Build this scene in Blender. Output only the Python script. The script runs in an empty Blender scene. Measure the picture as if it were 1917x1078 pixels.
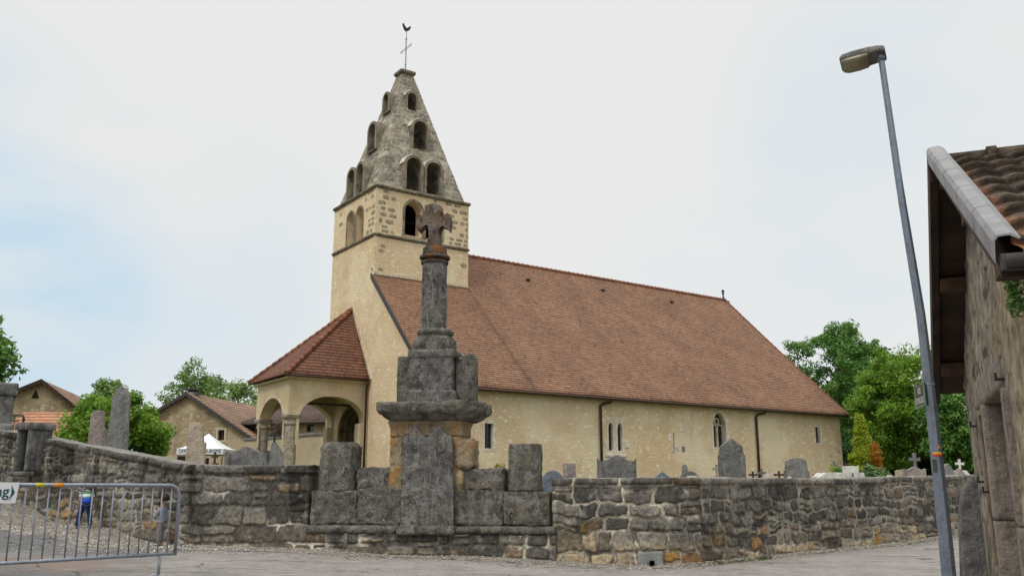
import bpy, bmesh, math, random
import numpy as np
from mathutils import Vector, Matrix, noise as mnoise
from math import radians, sin, cos, pi, atan2, sqrt
random.seed(7)
SC = bpy.context.scene
COL = SC.collection
# ------------------------------------------------------------------ camera
F_PX, CX, CY, HOR = 1680., 958.5, 539., 915.
PITCH = math.atan((HOR-CY)/F_PX); CZ = 1.25
cam_d = bpy.data.cameras.new('camera'); cam = bpy.data.objects.new('camera', cam_d); COL.objects.link(cam)
cam_d.sensor_width = 36; cam_d.lens = F_PX/1917*36; cam_d.clip_end = 3000; cam_d.clip_start = .05
cam.location = (0, 0, CZ); cam.rotation_euler = (radians(90)+PITCH, 0, 0)
SC.camera = cam
# ------------------------------------------------------------------ sky, sun, exposure
SUN_EL, SUN_AZ = 52, 215            # azimuth clockwise from +Y (view direction)
world = bpy.data.worlds.new('World'); SC.world = world; world.use_nodes = True
SC.view_settings.view_transform = 'Standard'; SC.view_settings.look = 'None'
SC.view_settings.gamma = 1; SC.view_settings.exposure = 0.0
def build_world():
    nt = world.node_tree; nt.nodes.clear(); N = nt.nodes.new; L = nt.links.new
    out = N('ShaderNodeOutputWorld')
    sky = N('ShaderNodeTexSky'); sky.sky_type = 'NISHITA'; sky.sun_disc = False
    sky.sun_elevation = radians(SUN_EL); sky.sun_rotation = radians(SUN_AZ); sky.dust_density = 2
    b1 = N('ShaderNodeBackground'); b1.inputs[1].default_value = 0.12; L(sky.outputs[0], b1.inputs[0])
    tc = N('ShaderNodeTexCoord')
    mp = N('ShaderNodeMapping'); mp.inputs['Scale'].default_value = (1, 1, 2.6); L(tc.outputs['Generated'], mp.inputs[0])
    n1 = N('ShaderNodeTexNoise'); n1.inputs['Scale'].default_value = 2.1; n1.inputs['Detail'].default_value = 5
    n1.inputs['Roughness'].default_value = .5; L(mp.outputs[0], n1.inputs[0])
    # bluish openings in the cloud cover: broad patches towards given directions
    def lobe(d, tight):
        d = Vector(d).normalized()
        v = N('ShaderNodeVectorMath'); v.operation = 'DOT_PRODUCT'; L(tc.outputs['Generated'], v.inputs[0]); v.inputs[1].default_value = d
        m = N('ShaderNodeMapRange'); m.interpolation_type = 'SMOOTHSTEP'
        m.inputs['From Min'].default_value = tight; m.inputs['From Max'].default_value = 1
        L(v.outputs['Value'], m.inputs[0]); return m.outputs[0]
    l1 = lobe((-.57, .80, .22), .965); l2 = lobe((.40, .84, .34), .975); l3 = lobe((-.37, .90, .20), .97); l4 = lobe((.24, .93, .15), .98)
    def add(a, b, op='ADD', k=None):
        m = N('ShaderNodeMath'); m.operation = op
        for i, q in enumerate((a, b)):
            if hasattr(q, 'links'): L(q, m.inputs[i])
            else: m.inputs[i].default_value = q
        return m.outputs[0]
    s = add(add(l1, 1.2, 'MULTIPLY'), add(l2, .4, 'MULTIPLY')); s = add(s, add(l3, .35, 'MULTIPLY')); s = add(s, add(l4, .15, 'MULTIPLY'))
    n = add(add(n1.outputs[0], -.33), 3.4, 'MULTIPLY')
    cl = N('ShaderNodeClamp'); L(n, cl.inputs[0])
    mask = add(s, cl.outputs[0], 'MULTIPLY')
    cm = N('ShaderNodeClamp'); L(mask, cm.inputs[0]); 
    mix = N('ShaderNodeMix'); mix.data_type = 'RGBA'; L(cm.outputs[0], mix.inputs[0])
    mix.inputs[6].default_value = (.83, .835, .825, 1); mix.inputs[7].default_value = (.50, .70, .86, 1)
    # an overcast sky is brighter overhead
    sep = N('ShaderNodeSeparateXYZ'); L(tc.outputs['Generated'], sep.inputs[0])
    mr = N('ShaderNodeMapRange'); mr.interpolation_type = 'SMOOTHSTEP'
    for k, v in (('From Min', .55), ('From Max', 1.), ('To Min', 1.), ('To Max', 2.3)): mr.inputs[k].default_value = v
    L(sep.outputs[2], mr.inputs[0])
    b2 = N('ShaderNodeBackground'); L(mix.outputs[2], b2.inputs[0]); L(mr.outputs[0], b2.inputs[1])
    ms = N('ShaderNodeMixShader'); ms.inputs[0].default_value = .97
    L(b1.outputs[0], ms.inputs[1]); L(b2.outputs[0], ms.inputs[2]); L(ms.outputs[0], out.inputs[0])
build_world()
sun_d = bpy.data.lights.new('sun', 'SUN'); sun_d.energy = 1.4; sun_d.angle = radians(14); sun_d.color = (1, .96, .9)
sun = bpy.data.objects.new('sun', sun_d); COL.objects.link(sun)
a = radians(SUN_AZ); sdir = Vector((sin(a)*cos(radians(SUN_EL)), cos(a)*cos(radians(SUN_EL)), sin(radians(SUN_EL))))
sun.rotation_euler = sdir.to_track_quat('Z', 'Y').to_euler(); sun.location = sdir*60
# ------------------------------------------------------------------ survey helpers: a measured bearing and distance gives a point
def ray(x, y):
    a = (x-CX)/F_PX; b = (CY-y)/F_PX
    return Vector((a, cos(PITCH)-b*sin(PITCH), sin(PITCH)+b*cos(PITCH)))
def at(px, py, Y):
    r = ray(px, py); return Vector((0, 0, CZ)) + r*(Y/r.y)
def zat(py, Y, px=800): return at(px, py, Y).z
def xat(px, py, Y): return at(px, py, Y).x
# ------------------------------------------------------------------ noise (numpy)
def _h(ix, iy, s):
    h = (np.asarray(ix).astype(np.int64)*374761393+np.asarray(iy).astype(np.int64)*668265263+int(s*1013+7)*2246822519) & 0xffffffff
    h = ((h ^ (h >> 15))*2246822519) & 0xffffffff; h = ((h ^ (h >> 13))*3266489917) & 0xffffffff
    return ((h ^ (h >> 16)) & 0xffffff)/16777216.
def vn(x, y, s=0):
    ix = np.floor(x); iy = np.floor(y); fx = x-ix; fy = y-iy
    fx = fx*fx*(3-2*fx); fy = fy*fy*(3-2*fy)
    a = _h(ix, iy, s); b = _h(ix+1, iy, s); c = _h(ix, iy+1, s); d = _h(ix+1, iy+1, s)
    return (a+(b-a)*fx)*(1-fy)+(c+(d-c)*fx)*fy
def fbm(x, y, s=0, o=4):
    t = 0; amp = .5; f = 1
    for i in range(o): t = t+amp*vn(x*f, y*f, s+i*13); amp *= .5; f *= 2.03
    return t/(1-.5**o)
def sst(a, b, x):
    t = np.clip((x-a)/(b-a), 0, 1); return t*t*(3-2*t)
# ------------------------------------------------------------------ material helpers
class NT:
    def __init__(s, name, rough=.9, spec=.3, metal=0):
        s.m = bpy.data.materials.new(name); s.m.use_nodes = True; s.t = s.m.node_tree
        s.b = s.t.nodes['Principled BSDF']; s.b.inputs['Roughness'].default_value = rough
        s.b.inputs['Specular IOR Level'].default_value = spec; s.b.inputs['Metallic'].default_value = metal
        s.tc = s.t.nodes.new('ShaderNodeTexCoord')
    def n(s, typ, **k):
        nd = s.t.nodes.new('ShaderNode'+typ)
        for q, v in k.items():
            if q.startswith('p_'): setattr(nd, q[2:], v)
            else:
                key = int(q[1:]) if q[0] == 'i' and q[1:].isdigit() else q.replace('_', ' ')
                s.set(nd.inputs[key], v)
        return nd
    def set(s, sock, v):
        if isinstance(v, bpy.types.NodeSocket): s.t.links.new(v, sock)
        else:
            if sock.type == 'RGBA' and len(v) == 3: v = (*v, 1)
            sock.default_value = v
    def co(s, scale=(1, 1, 1), src='Object'):
        return s.n('Mapping', Vector=s.tc.outputs[src], Scale=scale).outputs[0]
    def noise(s, scale, detail=4, rough=.55, vec=None):
        return s.n('TexNoise', Vector=vec or s.tc.outputs['Object'], Scale=scale, Detail=detail, Roughness=rough).outputs[0]
    def ramp(s, f, a, b, lo=0., hi=1.):
        return s.n('MapRange', Value=f, From_Min=a, From_Max=b, To_Min=lo, To_Max=hi, p_interpolation_type='SMOOTHSTEP').outputs[0]
    def mix(s, f, a, b, blend='MIX'):
        nd = s.t.nodes.new('ShaderNodeMix'); nd.data_type = 'RGBA'; nd.blend_type = blend
        s.set(nd.inputs[0], f); s.set(nd.inputs[6], a); s.set(nd.inputs[7], b); return nd.outputs[2]
    def math(s, op, a, b=0.): return s.n('Math', p_operation=op, i0=a, i1=b).outputs[0]
    def attr(s, name='Col'): return s.n('Attribute', p_attribute_name=name).outputs['Color']
    def bump(s, h, dist=.02, strength=1.): s.set(s.b.inputs['Normal'], s.n('Bump', Height=h, Distance=dist, Strength=strength).outputs[0])
    def col(s, v): s.set(s.b.inputs['Base Color'], v); return s.m
def plain(name, c, rough=.8, spec=.3, metal=0, var=.15, scale=6., bump=0):
    t = NT(name, rough, spec, metal)
    n = t.noise(scale, 5)
    lo = tuple(x*(1-var) for x in c); hi = tuple(min(1, x*(1+var)) for x in c)
    if bump: t.bump(t.noise(scale*6, 4), bump)
    t.col(t.mix(t.ramp(n, .3, .7), lo, hi)); return t.m
def m_masonry(name='masonry_stone', g=1.):
    t = NT(name, .95, .15)
    c = t.attr(); n = t.noise(14*g, 6, .7); n2 = t.noise(3.1, 5, .6)
    k = t.mix(t.ramp(n, .34, .66), (.62, .62, .63), (1.36, 1.34, 1.3))
    c = t.mix(1., c, k, 'MULTIPLY')
    lich = t.ramp(t.noise(11*g, 7, .78), .62, .70); area = t.ramp(n2, .42, .6)
    c = t.mix(t.math('MULTIPLY', t.math('MULTIPLY', lich, area), .7), c, (.46, .46, .41))
    blk = t.ramp(t.noise(5.5, 8, .78), .58, .66, 0, .55)
    c = t.mix(blk, c, (.05, .049, .046))
    t.bump(t.math('ADD', t.noise(30, 6, .72), t.math('MULTIPLY', t.noise(7*g, 5, .7), 2.)), .022*g)
    return t.col(c)
def m_weather(name, base, dark, light, streak=.5, spots=.5, sc=1., tint=None, rug=1.):
    t = NT(name, .95, .12)
    v = t.tc.outputs['Object']
    n = t.noise(4*sc, 9, .74); c = t.mix(t.ramp(n, .36, .62), tuple(x*.8 for x in dark), tuple(x*1.1 for x in base))
    if spots > .3: c = t.mix(t.ramp(t.noise(1.5*sc, 5, .65), .50, .66, 0, .6), c, tuple(x*q for x, q in zip(base, (1.5, 1.42, 1.22))))
    if spots > .3:
        c = t.mix(t.ramp(t.noise(2.6*sc, 8, .74), .515, .60, 0, .62), c, tuple(x*.72 for x in light))
        c = t.mix(t.ramp(t.noise(8*sc, 8, .78), .55, .62, 0, .8), c, tuple(x*.35 for x in dark)); c = t.mix(t.ramp(t.noise(1.7*sc, 6, .7), .55, .63, 0, .7), c, tuple(x*.55 for x in dark))
    st = t.noise(1., 5, .6, t.co((9*sc, 9*sc, 1.1*sc))); c = t.mix(t.ramp(st, .52, .7, 0, streak), c, tuple(x*.35 for x in dark))
    st2 = t.noise(1., 5, .6, t.co((13*sc, 13*sc, 1.7*sc))); c = t.mix(t.ramp(st2, .56, .7, 0, streak*.6), c, light)
    l = t.ramp(t.noise(16*sc, 8, .8), .585, .65); ar = t.ramp(t.noise(2.6*sc, 4), .38, .6)
    c = t.mix(t.math('MULTIPLY', t.math('MULTIPLY', l, ar), spots), c, light)
    vor = t.n('TexVoronoi', Vector=v, Scale=11*sc, Randomness=1.).outputs['Distance']
    sp = t.math('MULTIPLY', t.ramp(vor, .19, .13), t.ramp(t.noise(3.3*sc, 3), .5, .6))
    c = t.mix(t.math('MULTIPLY', sp, spots), c, tuple(min(.75, x*1.25) for x in light))
    if tint: c = t.mix(t.ramp(t.noise(2.2*sc, 5, .65), tint[1], tint[1]+.1, 0, .8), c, tint[0])
    t.bump(t.math('ADD', t.noise(26*sc, 7, .75), t.math('MULTIPLY', t.noise(6*sc, 5, .7), 2.2)), .03*rug)
    return t.col(c)
def m_render(name, c0, c1, cs, sc=4.2, amt=.55, stain=(.50, .37, .20)):
    t = NT(name, .95, .1)
    w = t.noise(6, 4); vec = t.n('VectorMath', p_operation='ADD', i0=t.co((1, 1, 1.7)), i1=t.n('VectorMath', p_operation='SCALE', i0=t.n('TexNoise', Scale=5., Vector=t.tc.outputs['Object']).outputs['Color'], Scale=.22).outputs[0]).outputs[0]
    vo = t.n('TexVoronoi', Vector=vec, Scale=sc, Randomness=.95); ve = t.n('TexVoronoi', Vector=vec, Scale=sc, Randomness=.95, p_feature='DISTANCE_TO_EDGE')
    cell = t.n('SeparateColor', Color=vo.outputs['Color'])
    base = t.mix(t.ramp(t.noise(.75, 7, .66), .38, .62), c0, c1)
    base = t.mix(t.ramp(t.noise(1.0, 6, .65, t.co((.5, .5, .28))), .52, .70, 0, .75), base, stain)
    stone = t.mix(cell.outputs[1], tuple(x*.86 for x in cs), tuple(min(.86, x*1.2) for x in cs))
    inside = t.ramp(ve.outputs[0], .04, .22)
    vis = t.ramp(cell.outputs[0], 1-amt*.6, 1-amt*.6+.3)
    c = t.mix(t.math('MULTIPLY', t.math('MULTIPLY', inside, vis), t.ramp(t.noise(5, 5, .7), .36, .54, .25, 1.)), base, stone)
    v2 = t.n('TexVoronoi', Vector=vec, Scale=sc*2.3, Randomness=1.); c2 = t.n('SeparateColor', Color=v2.outputs['Color'])
    c = t.mix(t.math('MULTIPLY', t.ramp(v2.outputs['Distance'], .42, .25), t.ramp(c2.outputs[0], .62, .80, 0, .6)), c, tuple(min(.86, x*1.18) for x in cs))
    c = t.mix(t.math('MULTIPLY', t.ramp(v2.outputs['Distance'], .42, .25), t.ramp(c2.outputs[1], .82, .92, 0, .4)), c, tuple(x*.62 for x in c1))
    c = t.mix(1., c, t.mix(t.ramp(t.noise(26, 6, .75), .3, .7), (.82, .82, .81), (1.14, 1.14, 1.14)), 'MULTIPLY')
    dk = t.math('MULTIPLY', t.ramp(ve.outputs[0], .05, .01), t.ramp(t.noise(2.5, 4, .6), .5, .7, 0, .28)); c = t.mix(dk, c, tuple(x*.5 for x in c1))
    ws = t.noise(1., 6, .62, t.co((1.1, 1.1, .13))); c = t.mix(t.ramp(ws, .54, .68, 0, .30), c, tuple(x*.62 for x in c1))
    c = t.mix(t.ramp(t.noise(.33, 6, .6), .50, .60, 0, .40), c, tuple(min(.82, x*1.10) for x in cs))
    t.bump(t.math('ADD', t.math('MULTIPLY', inside, .25), t.math('MULTIPLY', t.noise(18, 7, .75), 1.)), .02)
    return t.col(c)
def m_tiles(name, pal, tw, th, mort, bump=.02):
    t = NT(name, .9, .15)
    uv = t.tc.outputs['UV']
    wob = t.n('VectorMath', p_operation='ADD', i0=uv, i1=t.n('VectorMath', p_operation='SCALE', i0=t.n('TexNoise', Scale=3., Vector=uv).outputs['Color'], Scale=.02).outputs[0]).outputs[0]
    br = t.n('TexBrick', Vector=wob, Scale=1., Color1=(0, 0, 0, 1), Color2=(1, 1, 1, 1), Mortar=(.5, .5, .5, 1), Mortar_Size=.012, Mortar_Smooth=.2, Bias=0., Brick_Width=tw, Row_Height=th)
    rnd = t.n('SeparateColor', Color=br.outputs[0]).outputs[0]
    c = t.mix(rnd, pal[0], pal[1])
    br2 = t.n('TexWhiteNoise', Vector=t.n('VectorMath', p_operation='FLOOR', i0=t.n('VectorMath', p_operation='DIVIDE', i0=wob, i1=(tw*.5, th, 1.)).outputs[0]).outputs[0])
    c = t.mix(t.math('MULTIPLY', br2.outputs[0], .6), c, pal[2])
    lg = t.noise(.55, 5, .6); c = t.mix(1., c, t.mix(t.ramp(lg, .3, .7), (.84, .84, .86), (1.14, 1.12, 1.08)), 'MULTIPLY')
    pt = t.noise(5, 5, .7); c = t.mix(t.ramp(pt, .58, .72, 0, .45), c, mort)
    # each row's lower edge steps down; its shade is painted as a dark band
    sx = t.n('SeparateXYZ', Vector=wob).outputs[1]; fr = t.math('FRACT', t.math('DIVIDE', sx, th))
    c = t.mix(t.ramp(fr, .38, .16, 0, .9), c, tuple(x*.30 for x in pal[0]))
    hs = t.noise(1., 5, .7, t.co((1.6, 7.5, 1), 'UV')); c = t.mix(1., c, t.mix(t.ramp(hs, .36, .64), (.86, .86, .87), (1.14, 1.12, 1.1)), 'MULTIPLY')
    t.bump(t.math('ADD', t.math('MULTIPLY', fr, -1.), t.math('MULTIPLY', rnd, .3)), bump)
    return t.col(c)
def m_leaf(name, c0, c1, c2):
    t = NT(name, .55, .25)
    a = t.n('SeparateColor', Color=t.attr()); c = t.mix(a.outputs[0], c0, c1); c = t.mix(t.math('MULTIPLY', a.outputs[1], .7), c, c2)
    tr = t.n('BsdfTranslucent', Color=c); ms = t.n('MixShader', Fac=.32, i1=t.b.outputs[0], i2=tr.outputs[0])
    t.t.links.new(ms.outputs[0], t.t.nodes['Material Output'].inputs[0]); return t.col(c)
def m_asphalt():
    t = NT('asphalt', .93, .2)
    n = t.noise(1.1, 6, .6); c = t.mix(t.ramp(n, .3, .7), (.195, .178, .165), (.285, .26, .24))
    # grit
    g = t.noise(60, 4, .85); c = t.mix(t.ramp(g, .46, .60, 0, .8), c, (.48, .455, .42)); g2 = t.noise(38, 4, .85); c = t.mix(t.ramp(g2, .52, .64, 0, .8), c, (.08, .075, .07)); mm = t.noise(5, 6, .75); c = t.mix(1., c, t.mix(t.ramp(mm, .35, .65), (.82, .82, .83), (1.15, 1.14, 1.12)), 'MULTIPLY')
    # darker newer patch on the left, pinkish gravel showing through beside it
    sx = t.n('SeparateXYZ', Vector=t.tc.outputs['Object'])
    wob = t.math('MULTIPLY', t.math('SUBTRACT', t.noise(.6, 4), .5), 3.2)
    d = t.math('ADD', t.math('ADD', sx.outputs[0], t.math('MULTIPLY', sx.outputs[1], .38)), wob)
    m = t.ramp(d, .7, -.8, 0, .72); c = t.mix(m, c, (.105, .107, .112))
    yb = t.math('ADD', sx.outputs[1], t.math('MULTIPLY', t.math('SUBTRACT', t.noise(.9, 3), .5), 2.))
    p = t.math('MULTIPLY', t.math('MULTIPLY', t.ramp(yb, 12.0, 12.6), t.ramp(yb, 14.2, 13.6)), t.ramp(sx.outputs[0], -4.8, -6.2, 0, .55))
    c = t.mix(p, c, (.27, .19, .15))
    # tar seam running along the wall
    cr = t.noise(1., 5, .6, t.co((.35, 2.6, 1))); c = t.mix(t.ramp(cr, .585, .62, 0, .5), c, (.09, .085, .08))
    c = t.mix(t.ramp(t.noise(.45, 6, .65), .52, .60, 0, .35), c, (.33, .31, .285))
    sc = t.n('TexVoronoi', Vector=t.n('VectorMath', p_operation='ADD', i0=t.tc.outputs['Object'], i1=t.n('TexNoise', Scale=1.3, Detail=4., Vector=t.tc.outputs['Object']).outputs['Color']).outputs[0], Scale=.42, p_feature='DISTANCE_TO_EDGE').outputs[0]
    c = t.mix(t.math('MULTIPLY', t.ramp(sc, .012, .004), t.ramp(t.noise(.5, 3), .48, .56, 0, .75)), c, (.045, .044, .042))
    t.bump(t.noise(80, 4, .8), .012)
    return t.col(c)
M = {}
M['masonry'] = m_masonry(); M['oldwall'] = m_masonry('old_plastered_wall', .4)
M['block'] = m_weather('weathered_limestone', (.25, .235, .205), (.12, .113, .098), (.55, .54, .48), .35, 1., 1.3, ((.24, .18, .10), .60), 2.2)
M['column'] = m_weather('column_stone', (.235, .228, .215), (.12, .116, .11), (.55, .55, .51), .55, 1., 1.8, None, 1.6)
M['rustcross'] = m_weather('lichened_cross_stone', (.215, .165, .135), (.12, .095, .08), (.45, .43, .38), .5, .6, 2., ((.17, .075, .035), .52))
M['collar'] = m_weather('lichened_collar_stone', (.13, .105, .09), (.07, .06, .055), (.3, .28, .25), .4, .4, 2., ((.30, .12, .03), .50))
M['base'] = m_weather('pier_stone', (.40, .32, .20), (.25, .20, .13), (.5, .45, .34), .35, .5, 1.2, ((.40, .22, .08), .5))
M['tomb'] = m_weather('grey_tomb_stone', (.27, .265, .26), (.19, .187, .185), (.42, .41, .39), .3, .2, 1.)
M['tombdark'] = m_weather('dark_tomb_stone', (.20, .20, .195), (.145, .146, .144), (.42, .42, .40), .4, .35, 1.2)
M['tombblue'] = m_weather('blue_grey_tomb_stone', (.22, .26, .31), (.17, .20, .25), (.4, .42, .45), .2, .15, 1.)
M['tombwhite'] = m_weather('white_tomb_stone', (.74, .72, .68), (.60, .58, .55), (.78, .77, .74), .12, .1, 1.)
M['tombcream'] = m_weather('cream_tomb_stone', (.52, .44, .35), (.42, .36, .28), (.60, .56, .48), .15, .1, 1.)
M['tombpink'] = m_weather('pinkish_tomb_stone', (.38, .33, .30), (.29, .25, .235), (.5, .46, .43), .2, .15, 1.)
M['tombred'] = m_weather('red_tomb_stone', (.17, .085, .075), (.13, .065, .058), (.22, .13, .12), .2, .1, 1.)
M['cement'] = plain('grey_cement', (.26, .27, .255), .95, .1, 0, .2, 6, .01)
M['concrete'] = m_weather('grey_concrete', (.22, .215, .205), (.12, .118, .115), (.4, .39, .36), .55, .25, 1.)
M['wall'] = m_render('church_rubble_render', (.74, .585, .395), (.67, .515, .33), (.80, .69, .51), 4.4, .62, (.66, .46, .24))
M['porchwall'] = m_render('porch_render', (.62, .51, .345), (.56, .45, .29), (.67, .57, .41), 3., .2, (.50, .39, .24))
M['dress'] = m_weather('pale_dressed_stone', (.66, .56, .42), (.60, .50, .36), (.72, .65, .53), .12, .15, 1.)
M['palestone'] = m_weather('pale_window_stone', (.80, .72, .60), (.72, .64, .52), (.82, .78, .7), .12, .12, 1.)
M['pale'] = plain('pale_lime_mortar', (.66, .62, .55), .95, .1, 0, .15, 8)
def m_spire():
    t = NT('spire_stone', .95, .1)
    s = t.n('SeparateXYZ', Vector=t.tc.outputs['Object']); h = t.math('ADD', s.outputs[0], t.math('MULTIPLY', s.outputs[1], -1.)); v = t.n('CombineXYZ', X=h, Y=s.outputs[2]).outputs[0]
    w = t.n('VectorMath', p_operation='ADD', i0=v, i1=t.n('VectorMath', p_operation='SCALE', i0=t.n('TexNoise', Scale=2.2, Detail=3., Vector=v).outputs['Color'], Scale=.30).outputs[0]).outputs[0]
    b = t.n('TexBrick', Vector=w, Scale=1., Color1=(0, 0, 0, 1), Color2=(1, 1, 1, 1), Mortar=(.5, .5, .5, 1), Mortar_Size=.022, Mortar_Smooth=.25, Bias=0., Brick_Width=.46, Row_Height=.235)
    rnd = t.n('SeparateColor', Color=b.outputs[0]).outputs[0]; wn = t.n('TexWhiteNoise', Vector=t.n('VectorMath', p_operation='FLOOR', i0=t.n('VectorMath', p_operation='DIVIDE', i0=w, i1=(.46, .235, 1.)).outputs[0]).outputs[0]).outputs[0]
    c = t.mix(t.math('MULTIPLY', t.math('ADD', rnd, wn), .5), (.16, .145, .118), (.46, .40, .30))
    c = t.mix(t.ramp(wn, .86, .90, 0, .75), c, (.52, .48, .39))
    c = t.mix(b.outputs['Fac'], c, (.50, .465, .39)); c = t.mix(t.ramp(t.noise(1.3, 6, .65), .50, .62, 0, .6), c, (.18, .168, .14))
    c = t.mix(t.ramp(t.noise(5, 7, .75), .56, .64, 0, .8), c, (.11, .105, .09)); c = t.mix(t.ramp(t.noise(4.4, 7, .7), .60, .66, 0, .8), c, (.55, .52, .45))
    t.bump(t.math('ADD', t.math('MULTIPLY', b.outputs['Fac'], -1.2), t.math('MULTIPLY', t.noise(9, 6, .7), 1.6)), .05); return t.col(c)
M['spire'] = m_spire()
M['dormer'] = m_weather('dormer_stone', (.30, .265, .20), (.19, .17, .13), (.52, .49, .42), .35, .45, 1.)
M['cornice'] = m_weather('cornice_stone', (.27, .23, .175), (.15, .13, .105), (.55, .5, .42), .5, .45, 1.)
M['void'] = plain('dark_interior', (.03, .027, .022), .9, .05)
M['portal'] = m_weather('portal_stone', (.20, .165, .10), (.13, .105, .06), (.27, .23, .15), .3, .15, 1.)
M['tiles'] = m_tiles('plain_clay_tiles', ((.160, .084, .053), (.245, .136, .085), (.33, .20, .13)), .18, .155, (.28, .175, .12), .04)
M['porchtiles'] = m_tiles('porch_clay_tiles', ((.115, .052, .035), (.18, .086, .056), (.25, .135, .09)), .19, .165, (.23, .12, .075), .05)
M['orangetiles'] = m_tiles('orange_interlocking_tiles', ((.36, .17, .10), (.46, .23, .14), (.40, .24, .16)), .24, .34, (.28, .16, .11), .05)
M['browntiles'] = m_tiles('brown_barn_tiles', ((.24, .15, .10), (.34, .22, .15), (.18, .14, .11)), .24, .34, (.2, .17, .13), .05)
M['darktiles'] = m_tiles('dark_brown_tiles', ((.085, .06, .05), (.13, .09, .075), (.1, .08, .07)), .2, .2, (.14, .11, .09), .03)
M['ridge'] = plain('ridge_tile_clay', (.22, .095, .06), .85, .2, 0, .3, 3)
M['barn'] = m_render('barn_rubble', (.40, .32, .205), (.30, .235, .15), (.56, .47, .33), 3.6, .9, (.27, .20, .12))
M['cream'] = m_render('cream_house_render', (.50, .43, .31), (.45, .38, .26), (.55, .48, .36), 5., .3, (.42, .33, .2))
M['pipe'] = plain('brown_metal', (.065, .033, .022), .45, .4, .3, .2)
M['zincdark'] = plain('dark_lead', (.07, .065, .065), .6, .4, .5, .2)
M['iron'] = plain('wrought_iron', (.035, .034, .036), .6, .4, .4, .2)
M['greymetal'] = plain('pale_painted_iron', (.22, .22, .23), .5, .4, .5, .1)
def m_galv(name, c, sc, rough=.5):
    t = NT(name, rough, .5, .55)
    v = t.n('TexVoronoi', Vector=t.tc.outputs['Object'], Scale=sc*5); n = t.noise(sc, 5, .6)
    k = t.mix(t.n('SeparateColor', Color=v.outputs['Color']).outputs[0], tuple(x*.88 for x in c), tuple(x*1.12 for x in c))
    k = t.mix(t.ramp(n, .45, .7, 0, .6), k, tuple(x*.6 for x in c))
    sm = t.noise(1., 4, .6, t.co((6, 6, .8))); k = t.mix(t.ramp(sm, .55, .72, 0, .4), k, tuple(min(1, x*1.5) for x in c))
    return t.col(k)
M['galv'] = m_galv('galvanised_post', (.19, .225, .275), 8)
M['galvb'] = m_galv('galvanised_barrier', (.27, .30, .35), 9)
M['zinc'] = m_galv('zinc_flashing', (.25, .245, .25), 2.5, .5)
M['lampbody'] = m_weather('lichened_lamp_housing', (.30, .285, .28), (.17, .16, .16), (.45, .44, .40), .2, .8, 3.)
M['lampbowl'] = plain('yellowed_diffuser', (.23, .205, .13), .35, .5, 0, .25, 5)
M['darkwood'] = plain('dark_stained_boards', (.040, .024, .016), .7, .25, 0, .35, 4)
M['brownwood'] = plain('old_brown_wood', (.075, .045, .028), .8, .2, 0, .35, 6)
M['palewood'] = plain('weathered_door_frame', (.24, .18, .125), .8, .2, 0, .25, 6)
M['glass'] = NT('dark_window_glass', .12, .6).col((.018, .02, .022))
M['bluedoor'] = plain('dark_blue_door', (.03, .035, .05), .5, .4)
M['white'] = plain('white_panel', (.80, .79, .81), .5, .4, 0, .03)
M['canvas'] = plain('white_canvas', (.80, .81, .84), .6, .3, 0, .04)
M['greenink'] = plain('green_ink', (.004, .10, .085), .6, .3)
M['navyink'] = plain('navy_ink', (.03, .05, .10), .6, .3)
M['signgreen'] = plain('dark_green_enamel', (.02, .05, .032), .35, .5)
M['yellow'] = plain('yellow_paint', (.75, .42, .04), .6, .3)
M['red'] = plain('red_paint', (.55, .06, .02), .6, .3)
M['orange'] = plain('orange_paint', (.72, .25, .04), .6, .3)
M['yellowtape'] = plain('yellow_tape', (.62, .52, .05), .6, .3)
M['bark'] = plain('bark', (.10, .08, .06), .95, .1, 0, .4, 5, .02)
M['asphalt'] = m_asphalt()
def m_ground():
    t = NT('grassy_ground', .95, .1)
    c = t.mix(t.ramp(t.noise(.7, 6, .6), .35, .65), (.05, .075, .022), (.12, .12, .05)); c = t.mix(t.ramp(t.noise(9, 4), .5, .7, 0, .6), c, (.2, .17, .12)); return t.col(c)
M['ground'] = m_ground()
def m_gravel():
    t = NT('gravel_stone', .95, .15); a = t.attr(); return t.col(t.mix(1., a, t.mix(t.noise(40, 3), (.8, .8, .8), (1.2, 1.2, 1.2)), 'MULTIPLY'))
M['gravel'] = m_gravel()
def m_gravelbed():
    t = NT('gravel_bed', .95, .12)
    c = t.mix(t.ramp(t.noise(3, 6, .7), .3, .7), (.20, .175, .145), (.31, .28, .245)); v = t.n('TexVoronoi', Vector=t.tc.outputs['Object'], Scale=34.)
    c = t.mix(1., c, t.mix(t.n('SeparateColor', Color=v.outputs['Color']).outputs[0], (.6, .6, .6), (1.5, 1.5, 1.5)), 'MULTIPLY')
    c = t.mix(t.ramp(t.noise(1.3, 5, .7), .6, .7, 0, .5), c, (.09, .10, .035)); t.bump(v.outputs['Distance'], .02); return t.col(c)
M['gravelbed'] = m_gravelbed()
M['leafbright'] = m_leaf('bright_leaves', (.11, .225, .020), (.24, .40, .045), (.04, .11, .012))
M['leafmid'] = m_leaf('green_leaves', (.085, .20, .04), (.19, .36, .085), (.03, .09, .025))
M['leafdark'] = m_leaf('dark_leaves', (.025, .08, .018), (.065, .16, .04), (.010, .035, .012))
M['leafpale'] = m_leaf('pale_green_leaves', (.15, .25, .065), (.27, .40, .12), (.06, .12, .035))
M['leafthuja'] = m_leaf('thuja_foliage', (.22, .30, .018), (.40, .48, .035), (.10, .15, .012))
M['leafweed'] = m_leaf('weed_leaves', (.08, .11, .03), (.15, .17, .05), (.12, .10, .05))
M['signwhite'] = plain('faded_sign_white', (.42, .44, .40), .6, .3)
M['leafbrown'] = m_leaf('brown_creeper', (.10, .075, .045), (.17, .12, .075), (.05, .04, .03))
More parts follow.
